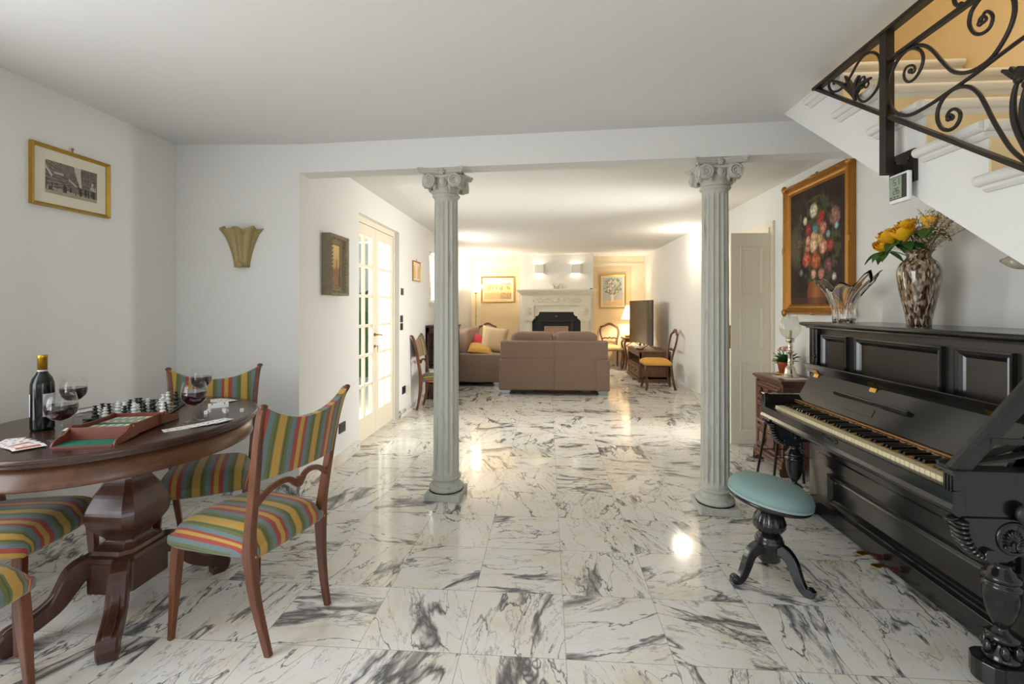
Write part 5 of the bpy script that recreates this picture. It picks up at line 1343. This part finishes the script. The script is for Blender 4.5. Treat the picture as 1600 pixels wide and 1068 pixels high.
MB().lathe([(.034, .008), (.046, .070), (.050, .072), (.050, .088), (.045, .088), (.042, .074)], 28).build('pot', M_TERRA, pp_)
MB().lathe([(.040, 0), (.056, .003), (.058, .012), (.054, .013), (.050, .007), (.004, .007)], 28).build('saucer', plain('yellow_saucer', '#c8962e', .4), pp_)
lf = MB(); fw = MB(); MB().lathe([(.002, .078), (.043, .078)], 20, caps=False).build('soil', M_TWIG, pp_)
for i in range(34):
    a = i*2.4; el = .15+.9*hsh(i, 1); ln = .055+.035*hsh(i, 2); rows = []
    for j in range(6):
        v = j/5; w = .021*math.sin(PI*min(1, .08+v*.88)); c = Vector((math.cos(a)*ln*v*math.cos(el*.7)*1.15, math.sin(a)*ln*v*math.cos(el*.7)*1.15, .085+ln*v*math.sin(el)*1.2-.02*v*v)); sd = Vector((-math.sin(a), math.cos(a), .15))
        rows.append([tuple(c-sd*w), tuple(c+Vector((0, 0, -.004))), tuple(c+sd*w)])
    lf.surf(rows)
for i in range(54):
    q = i % 7; cx_, cy_ = (.036*math.cos(q*1.05)*(q > 0), .036*math.sin(q*1.05)*(q > 0)); fw.ell((cx_+.018*(hsh(i, 5)-.5), cy_+.018*(hsh(i, 6)-.5), .155+.022*hsh(q, 7)+.016*hsh(i, 3)), (.0058, .0058, .0045), 4, 6)
for i in range(8): lf.tube([(0, 0, .08), (.04*math.cos(i*.8), .04*math.sin(i*.8), .165)], .0022, 4)
lf.build('leaves', M_LEAF, pp_); fw.build('blossoms', M_PFLOWER, pp_)
pp_.scale = (1.25, 1.25, 1.22); hl.scale = (1.06, 1.06, 1.08)
# thin-legged stand between chest and piano
sd_ = thing('iron_stand', 'thin black legged stand half hidden between chest and piano', 'stand', (1.72, 3.52, 0))
for x, y in ((-.15, .13), (.15, .13), (-.15, -.10), (.15, -.10)): MB().tube([(x*1.15, y*1.15, 0), (x*.75, y*.75, .52)], .009, 8).build('leg', M_IRON, sd_)
b = MB(); Q = [(-.131, .114), (.131, .114), (.131, -.088), (-.131, -.088)]
for i in range(4): b.tube([(*Q[i], .26), (*Q[(i+1) % 4], .26)], .005, 6)
b.build('stretcher', M_IRON, sd_); MB().box(-.125, .125, -.085, .11, .515, .53).build('top', M_IRON, sd_, bevel=.003)

# ------------------------------------------------------------------ living area
def soft(x0, x1, y0, y1, z0, z1, e=.35, M=None):
    return MB().ell(((x0+x1)/2, (y0+y1)/2, (z0+z1)/2), ((x1-x0)/2, (y1-y0)/2, (z1-z0)/2), 14, 24, e, M)
def sofa(name, label, loc, rz, Wd, nseat, pillows=True):
    """local: back towards -y, seat faces +y, width along x"""
    t = thing('sofa', label, 'sofa', loc, rz)
    D = .95; aw = .20; hw = Wd/2
    b = MB().box(-hw+.06, hw-.06, .004, .19, .075, .79).box(-hw+.022, hw-.022, .0, .20, .53, .805); bk = b.build('back', M_SOFA, t, bevel=.03, seg=3)
    MB().tube([(0, -.004, .08), (0, -.004, .795)], .006, 6).build('back_seam', M_SOFA, bk)
    MB().box(-hw+.05, hw-.05, .02, D-.06, .075, .33).build('base', M_SOFA, t, bevel=.012, seg=3)
    for s in (-1, 1):
        MB().box(s*(hw-aw) if s > 0 else -hw, hw if s > 0 else -hw+aw, -.012, D, .07, .535).build('arm', M_SOFA, t, bevel=.022, seg=3)
        for y in (.04, D-.14):
            f = MB().box(s*(hw-.09)-.075, s*(hw-.09)+.075, y, y+.10, .0, .016).box(s*(hw-.09)-.075, s*(hw-.09)+.075, y, y+.10, .036, .070).box(s*(hw-.09)-.06, s*(hw-.09)+.06, y+.02, y+.08, .016, .036)
            f.build('foot', M_CHROME, t)
    iw = (Wd-2*aw)/nseat
    for i in range(nseat):
        x0 = -hw+aw+iw*i
        soft(x0+.004, x0+iw-.004, .20, D-.01, .30, .475, .28).build('seat_cushion', M_SOFA, t)
        k = (Wd-.32)/nseat; q = -hw+.16+k*i
        soft(q+.004, q+k-.004, .07, .36, .44, .935, .32).build('back_cushion', M_SOFAC if nseat == 2 and abs(rz) > .5 else M_SOFA, t)
    return t
sofa('sofa', 'taupe two-seat sofa in the middle, seen from behind, facing the fireplace', (.100, 7.06, 0), 0, 1.63, 2)
sofa('sofa', 'taupe sofa along the left wall with cushions on it, seen from its arm end', (XL+.03, 8.69, 0), -PI/2, 1.84, 2)
def cushion(name, label, loc, rot, s, th, mat, e=.45):
    b = MB(); nu = 14; rows_f = []; rows_b = []
    def zt(u, v): return th/2*max(0, (1-u**4))**.55*max(0, (1-v**4))**.55
    for sgn, rows in ((1, rows_f), (-1, rows_b)):
        for j in range(nu+1):
            v = -1+2*j/nu; rows.append([(s/2*u*(1-.08*(1-v*v)*abs(u)**3), sgn*zt(u, v)+.0001*sgn, s/2*v*(1-.08*(1-u*u)*abs(v)**3)) for u in [-1+2*i/nu for i in range(nu+1)]])
    b.surf(rows_f); b.surf(rows_b); o = b.build(name, mat); o.location = loc; o.rotation_euler = rot
    return tag(o, label, 'cushion', 'cushions on the left sofa')
cushion('cushion', 'large sand coloured square cushion leaning on the left sofa', (-.895, 8.08, .745), (-.25, .16, .25), .46, .14, M_SAND)
cushion('cushion', 'small coral red cushion between the mustard and the sand ones', (-1.17, 8.30, .66), (-.5, .5, .3), .32, .12, M_RED)
cushion('cushion', 'mustard cushion lying flat on the arm end of the left sofa', (-1.13, 8.00, .60), (-1.35, .10, .15), .42, .14, M_MUST)

# carved mantelpiece with wood stove insert
mp = thing('fireplace', 'pale carved stone fireplace with black stove insert behind the sofa', 'fireplace', (.195, 10.25, 0))
mt = MB()
for k, (e, z0, z1) in enumerate(((.0, 1.545, 1.570), (.02, 1.570, 1.592), (.045, 1.592, 1.622), (.08, 1.622, 1.648), (.105, 1.648, 1.680))): mt.box(-.735-e, .735+e, -.20-e, -.001, z0, z1)
mt.build('mantel_shelf', M_STONE, mp, bevel=.004)
fz = MB().box(-.72, .72, -.20, -.001, 1.345, 1.545)
fo_ = fz.build('frieze', M_STONE, mp)
cv = MB(); rq = random.Random(8)
for i in range(26):
    x = -.50+1.0*i/25; z = 1.445+.035*math.sin(i*1.25)
    cv.ell((0, 0, 0), (.030, .022, .016), 6, 8, M=Matrix.Translation((x, -.203, z)) @ Matrix.Rotation(i*.9, 4, 'Y'))
    cv.ell((0, 0, 0), (.026, .020, .012), 5, 8, M=Matrix.Translation((x+.01, -.203, 1.445-.045*math.sin(i*1.25+.4))) @ Matrix.Rotation(-i*1.1, 4, 'Y'))
cv.tube([(-.52+1.04*i/60, -.203, 1.445+.035*math.sin(i*.52)) for i in range(61)], .010, 6); cv.ell((0, -.205, 1.445), (.06, .03, .045), 8, 12)
cv.build('carved_garland', M_STONE, fo_)
for s in (-1, 1):
    b = MB().box(s*.59-.122, s*.59+.122, -.20, -.001, 1.07, 1.345); ob = b.build('corner_block', M_STONE, mp, bevel=.004)
    r = MB()
    for a in range(8): r.ell((0, 0, 0), (.042, .024, .018), 6, 8, M=Matrix.Translation((s*.59+.055*math.cos(a*PI/4), -.203, 1.215+.055*math.sin(a*PI/4))) @ Matrix.Rotation(-a*PI/4, 4, 'Y'))
    r.ell((s*.59, -.206, 1.215), (.030, .032, .030), 8, 12); r.build('rosette', M_STONE, ob)
    c = MB()
    for e, z0, z1 in ((.115, 1.045, 1.07), (.10, 1.025, 1.045), (.085, 1.008, 1.025)): c.box(s*.59-e, s*.59+e, -.19, -.001, z0, z1)
    c.box(s*.59-.078, s*.59+.078, -.165, -.001, .12, 1.008)
    for i in range(6): x = s*.59-.062+.0248*i; c.lathe([(.009, .16), (.009, .985)], 8, (x, -.165, 0))
    c.box(s*.59-.10, s*.59+.10, -.19, -.001, 0, .12); c.build('pilaster', M_STONE, mp)
ap = MB(); arch = [(-.468, 1.345), (-.468, 1.05), (-.44, 1.075), (-.44, 1.115), (-.40, 1.12), (-.365, 1.155), (-.36, 1.205), (.36, 1.205), (.365, 1.155), (.40, 1.12), (.44, 1.115), (.44, 1.075), (.468, 1.05), (.468, 1.345)]
ap.prism(arch, 'y', -.155, -.001); ap.build('arched_lintel', M_STONE, mp)
ir = MB().box(-.512, .512, -.10, -.06, .0, 1.21); io = ir.build('stove_surround', M_FIREIRON, mp)
fr_ = MB(); fr_.frame(-.375, .375, .10, 1.03, .07, 0, 0, 'xz', [(0, -.10), (0, -.125), (.4, -.13), (1, -.112), (1, -.10)]); fr_.frame(-.305, .305, .12, .96, .05, 0, 0, 'xz', [(0, -.10), (0, -.118), (.7, -.115), (1, -.10)]); fr_.build('stove_frame', M_FIREIRON, io)
fbx = MB().box(-.255, .255, -.1025, -.100, .17, .905); fbx.frame(-.255, .255, .17, .905, .03, 0, 0, 'xz', [(0, -.10), (0, -.110), (1, -.108), (1, -.10)]); fbx.box(-.20, .20, -.108, -.102, .80, .83); fbx.build('fireclay_panel', M_FIREBOX, io)
MB().box(-.018, .018, -.103, -.0995, 1.10, 1.125).build('emblem', M_BRASS, io)
# ornament and small black object on the mantel
orn = thing('mantel_ornament', 'small pale plaster ornament in the middle of the mantel', 'ornament', (.200, 10.19, 1.6805))
MB().prism([(-.10, 0), (.10, 0), (.085, .03), (.115, .075), (.10, .11), (.055, .145), (0, .152), (-.055, .145), (-.10, .11), (-.115, .075), (-.085, .03)], 'y', -.02, .02).build('body', M_STONE, orn, bevel=.006)
rl = MB(); rl.tube(catmull([(-.075, -.022, .11), (-.03, -.024, .06), (.0, -.024, .035), (.03, -.024, .06), (.075, -.022, .11)], 5), .006, 6); rl.tube([(-.06, -.022, .02), (.06, -.022, .02)], .005, 6)
for s in (-1, 1): rl.ell((s*.05, -.022, .05), (.012, .006, .02), 6, 8)
rl.build('relief', plain('grey_relief_stone', '#a79c8c', .8, var=.1), orn)
one(MB().ell((0, 0, .012), (.035, .02, .012), 8, 12), 'remote_control', M_BLACK, 'small black object on the right end of the mantel', 'remote control', (.93, 10.14, 1.6805))
# plaster up-down lights on the chimney breast
for x, nm in ((-.176, 'left'), (.608, 'right')):
    t = thing('plaster_wall_light', f'square plaster up and down light on the chimney, the one nearer the {"hill landscape" if x < 0 else "flower jug"} painting', 'wall lamp', (x, 10.25, 2.025), 0, 'plaster lights on the chimney')
    b = MB().box(-.10, .10, -.085, -.075, 0, .195).box(-.10, -.092, -.075, -.001, 0, .195).box(.092, .10, -.075, -.001, 0, .195); b.build('housing', M_WALL, t, bevel=.003)
    MB().cbox((0, -.03, .0975), (.08, .04, .06)).build('lamp_holder', M_WHITEPL, t)
    for z in (.165, .03): point('up_down_bulb', (0, -.038, z), 1.2, (1.0, .82, .60), .012, t)

# floor lamp, left corner
fl_ = thing('floor_lamp', 'lit floor lamp with white glass bowl in the far left corner', 'lamp', (-1.478, 9.84, 0))
MB().lathe([(.13, 0), (.13, .012), (.10, .022), (.02, .032)], 28).build('base', M_BRASS, fl_)
b = MB(); b.lathe([(.010, .03), (.010, 1.60)], 12); b.lathe([(.016, 1.10), (.018, 1.11), (.016, 1.12)], 12); b.lathe([(.012, 1.585), (.030, 1.60), (.034, 1.62)], 16); b.build('pole', M_BRASS, fl_)
MB().lathe([(.03, 1.612), (.075, 1.625), (.11, 1.665), (.128, 1.715), (.165, 1.765), (.168, 1.768), (.160, 1.764), (.122, 1.716), (.10, 1.672), (.07, 1.637), (.01, 1.628)], 36, caps=False).build('lamp_shade', M_LAMPON, fl_)
point('floor_lamp_bulb', (0, 0, 1.80), 56, (1.0, .85, .66), .07, fl_)
# console table with lamp, right corner
lt = thing('lamp_table', 'small dark corner table carrying the lit lamp behind the television', 'table', (1.82, 10.33, 0))
MB().box(-.22, .22, -.22, .22, .63, .665).build('top', M_WALNUT, lt, bevel=.006); MB().box(-.19, .19, -.19, .19, .57, .63).build('apron', M_WALNUT, lt)
for sx in (-1, 1):
    for sy in (-1, 1):
        C = catmull([(.17, .60), (.20, .52), (.17, .38), (.15, .20), (.17, .05), (.185, .0)], 4); b = MB(); b.ribbon([(sx*c[0], sy*c[0], c[1]) for c in C], (sx, -sy, 0), .036, .034); b.build('leg', M_WALNUT, lt)
tl = thing('table_lamp', 'lit table lamp with pleated cream shade beside the television', 'lamp', (1.77, 10.30, .6655))
MB().box(-.11, .11, -.07, .07, 0, .04).build('plinth', M_BRASS, tl, bevel=.005)
MB().lathe([(.030, .04), (.034, .05), (.022, .07), (.020, .30), (.026, .32), (.015, .34), (.008, .45)], 20).build('stem', M_BRASS, tl)
MB().lathe([(.19, .385), (.098, .675)], 60, caps=False, rf=lambda t, r, z: r*(1+.012*math.cos(30*t))).build('lamp_shade', M_SHADEON, tl, solid=.003)
point('table_lamp_bulb', (0, 0, .52), 52, (1.0, .83, .62), .05, tl)

# balloon-back chairs (local +y = facing)
def balloon_chair(loc, rz, label, seat_mat, cover=False):
    t = thing('balloon_back_chair', label, 'chair', loc, rz, 'carved balloon back chairs')
    b = MB(); rows = []
    for j in range(13):
        v = -1+2*j/12; rows.append([((.205+.025*(v+1)/2)*u, -.20+.42*(v+1)/2, .435+.055*(max(0, 1-u**4)*max(0, 1-v**4))**.5) for u in [-1+2*i/12 for i in range(13)]])
    b.surf(rows); R = [rows[0][i] for i in range(12)]+[rows[j][12] for j in range(12)]+[rows[12][12-i] for i in range(12)]+[rows[12-j][0] for j in range(12)]
    b.surf([R, [(x*1.01, y*1.01, .415) for x, y, z in R], [(x*.97, y*.97, .395) for x, y, z in R]], closed_v=True); b.build('seat', seat_mat, t)
    MB().box(-.205, .205, -.19, .205, .375, .40).build('seat_rail', M_WALNUT, t, bevel=.012)
    for s in (-1, 1):
        C = catmull([(.195, .39), (.215, .33), (.205, .22), (.185, .10), (.195, .02), (.205, .0)], 4); n = len(C)
        b = MB(); b.ribbon([(s*c[0], c[0]-.005, c[1]) for c in C], (1, -s*1.0, 0), [.040-.016*i/n for i in range(n)], [.044-.020*i/n for i in range(n)]); b.build('front_leg', M_WALNUT, t)
        C = catmull([(-.26, 0), (-.225, .15), (-.195, .38), (-.20, .45)], 4); b = MB(); b.ribbon([(s*.165, c[0], c[1]) for c in C], (1, 0, 0), .030, .034); b.build('rear_leg', M_WALNUT, t)
    pts = [(.150, .44), (.150, .50), (.165, .60), (.195, .70), (.205, .78), (.190, .845), (.155, .875), (.10, .895), (.05, .925), (0, .935)]
    P = [(-x, z) for x, z in pts]+[(x, z) for x, z in pts[::-1][1:]]
    C = catmull([(x, -.20-.20*(z-.44), z) for x, z in P], 4); n = len(C)
    b = MB(); b.ribbon([tuple(c) for c in C], (0, 1, .2), .026, [.030+.018*math.exp(-((i/n-.5)/.10)**2) for i in range(n)]); bf = b.build('back_frame', M_WALNUT, t)
    c = MB()
    for s in (-1, 1): c.ell((s*.17, -.292, .872), (.035, .016, .020), 6, 10); c.ell((s*.06, -.300, .905), (.03, .014, .014), 6, 8)
    c.ell((0, -.305, .930), (.045, .016, .020), 6, 10); c.build('crest_carving', M_WALNUT, bf)
    C = catmull([(-.165, -.228, .615), (-.09, -.236, .632), (-.04, -.238, .622), (0, -.238, .640), (.04, -.238, .622), (.09, -.236, .632), (.165, -.228, .615)], 4)
    b = MB(); b.ribbon([tuple(p) for p in C], (0, 1, 0), .018, .030); b.build('cross_rail', M_WALNUT, t)
    return t
M_IVSEAT = plain('pale_gold_seat_cloth', '#d8b57c', .8, var=.06, scale=40, bump=.15)
balloon_chair((1.375, 10.40, 0), PI, 'balloon back chair under the flower jug painting, right of the sofa', M_IVSEAT)
balloon_chair((-1.335, 10.40, 0), PI, 'balloon back chair under the hill landscape, behind the cushions', M_IVSEAT)
sdc = balloon_chair((1.745, 7.80, 0), PI/2, 'balloon back chair with golden seat at the end of the television bench', M_YELCLOTH)
MB().box(-.225, .225, -.19, .214, .392, .43).build('seat_cover_skirt', M_YELCLOTH, sdc, bevel=.012)

# television and bench
bn = thing('television_bench', 'rustic brown wooden television bench with open shelf and drawers', 'television bench', (1.60, 9.0, 0))
bw0, bw1, bd = -.62, .62, .50
b = MB().box(0, bd, bw0, bw0+.03, .05, .52).box(0, bd, bw1-.03, bw1, .05, .52).box(.01, bd, bw0, bw1, .06, .10).box(.01, bd, bw0, bw1, .27, .29).box(bd-.02, bd, bw0, bw1, .06, .52).box(0, .03, bw0, bw1, .44, .52).box(.0, .03, bw0, bw0+.06, .05, .52).box(.0, .03, bw1-.06, bw1, .05, .52)
b.build('carcass', M_BENCH, bn, bevel=.003)
MB().box(-.03, bd+.005, bw0-.03, bw1+.03, .52, .545).build('top', M_BENCH, bn, bevel=.006)
p = MB()
p.prism([(bw0-.02, 0), (bw0+.10, 0), (bw0+.14, .03), (0, .035), (bw1-.14, .03), (bw1-.10, 0), (bw1+.02, 0), (bw1+.02, .06), (bw0-.02, .06)], 'x', -.02, .01).prism([(-.02, 0), (bd, 0), (bd, .06), (-.02, .06)], 'y', bw0-.0201, bw0+.01).prism([(-.02, 0), (bd, 0), (bd, .06), (-.02, .06)], 'y', bw1-.01, bw1+.0201); p.build('plinth', M_BENCH, bn)
for i in range(3):
    a = bw0+.065+i*(bw1-bw0-.13)/3; c = a+(bw1-bw0-.13)/3
    d = MB().box(-.004, .02, a+.004, c-.004, .104, .268); d.frame(a+.012, c-.012, .112, .260, .02, 0, 0, 'yz', [(0, -.004), (0, -.012), (1, -.008), (1, -.004)]); o = d.build('drawer', M_BENCH, bn)
    MB().lathe([(.006, 0), (.006, .012), (.014, .018), (.008, .026)], 12, (-.004, (a+c)/2, .19), Euler((0, -PI/2, 0)).to_matrix().to_4x4()).build('knob', M_IRON, o)
tv = thing('television', 'flat television on dark feet, seen edge-on at the right wall', 'television', (1.745, 9.08, .5455), -PI/2+.14)
MB().box(-.62, .62, -.012, .02, .085, .885).build('screen', M_SCREEN, tv, bevel=.003)
MB().box(-.45, .45, .02, .05, .15, .50).build('back_housing', M_BLACK, tv, bevel=.008)
for s in (-1, 1):
    MB().ribbon([(s*.42, -.14, .006), (s*.42, .0, .090), (s*.42, .14, .006)], (1, 0, 0), .020, .012).build('foot', M_BLACK, tv)
one(MB().box(-.025, .025, -.08, .08, 0, .018), 'remote_control', M_BLACK, 'black remote control lying on the television bench', 'remote control', (1.66, 8.72, .5455), .5, bevel=.004)
cn = thing('game_controller', 'white and black device lying on the television bench under the screen', 'controller', (1.655, 9.02, .5455))
MB().box(-.05, .05, -.12, .12, 0, .03).build('body', M_WHITEPL, cn, bevel=.008); MB().box(-.052, -.048, -.07, -.02, .004, .026).box(-.052, -.048, .02, .07, .004, .026).build('dark_panel', M_BLACK, cn)

# glazed cabinet on the left wall and the papers on the chair
gc = thing('glazed_cabinet', 'dark wooden glazed cabinet on the left wall, mostly behind the column', 'cabinet', (XL+.012, 6.98, 0))
cd_, cw, ch_ = .34, .36, 1.045
b = MB()
for x in (0, cd_-.04):
    for y in (-cw, cw-.04): b.box(x, x+.04, y, y+.04, .0, ch_-.03)
b.box(0, cd_, -cw, cw, .06, .12).box(0, .012, -cw, cw, .06, ch_-.03).box(.0, cd_, -cw, -cw+.02, .12, .22).box(.0, cd_, -cw, -cw+.02, ch_-.11, ch_-.03).box(.0, cd_, cw-.02, cw, .12, ch_-.03).box(cd_-.02, cd_, -cw, cw, .12, .16).box(cd_-.02, cd_, -cw, cw, ch_-.08, ch_-.03).box(cd_-.02, cd_, -.03, .03, .16, ch_-.08)
b.build('carcass', M_CABIN, gc)
MB().box(-.0, cd_+.02, -cw-.02, cw+.02, ch_-.03, ch_).build('top', M_CABIN, gc, bevel=.006)
MB().box(.02, cd_-.03, -cw+.03, cw-.03, .50, .515).box(.02, cd_-.03, -cw+.03, cw-.03, .76, .775).build('shelf', M_CABIN, gc)
MB().box(.04, cd_-.04, -cw+.006, -cw+.010, .22, ch_-.11).build('side_pane', M_PANE, gc)
MB().box(cd_-.012, cd_-.008, -cw+.04, cw-.04, .16, ch_-.08).build('door_pane', M_PANE, gc)
for i, (y, z) in enumerate(((-.24, .122), (-.14, .122), (-.24, .5155), (-.12, .5155))):
    one(MB().lathe([(.03, 0), (.032, .004), (.012, .02), (.010, .06), (.034, .10), (.040, .15), (.036, .17)], 18), 'glass_goblet', M_FROST, ['glass goblet at the bottom of the cabinet, nearer the chair', 'glass goblet at the bottom of the cabinet, farther in', 'glass goblet on the middle cabinet shelf, nearer the chair', 'glass goblet on the middle cabinet shelf, farther in'][i], 'goblet', (XL+.012+.17, 6.98+y, z), 0, 'goblets in the cabinet')
one(MB().box(-.11, .11, -.15, .15, 0, .012), 'magazine', M_WHITEPL, 'white folded newspaper lying on the far striped chair', 'newspaper', (-1.42, 6.12, .4755), .3)
bk = MB().box(-.09, .09, -.12, .12, 0, .028); one(bk, 'book', plain('black_book_cover', '#23242a', .5), 'dark book lying on the newspaper on the far striped chair', 'book', (-1.39, 6.20, .4880), .6, bevel=.002)
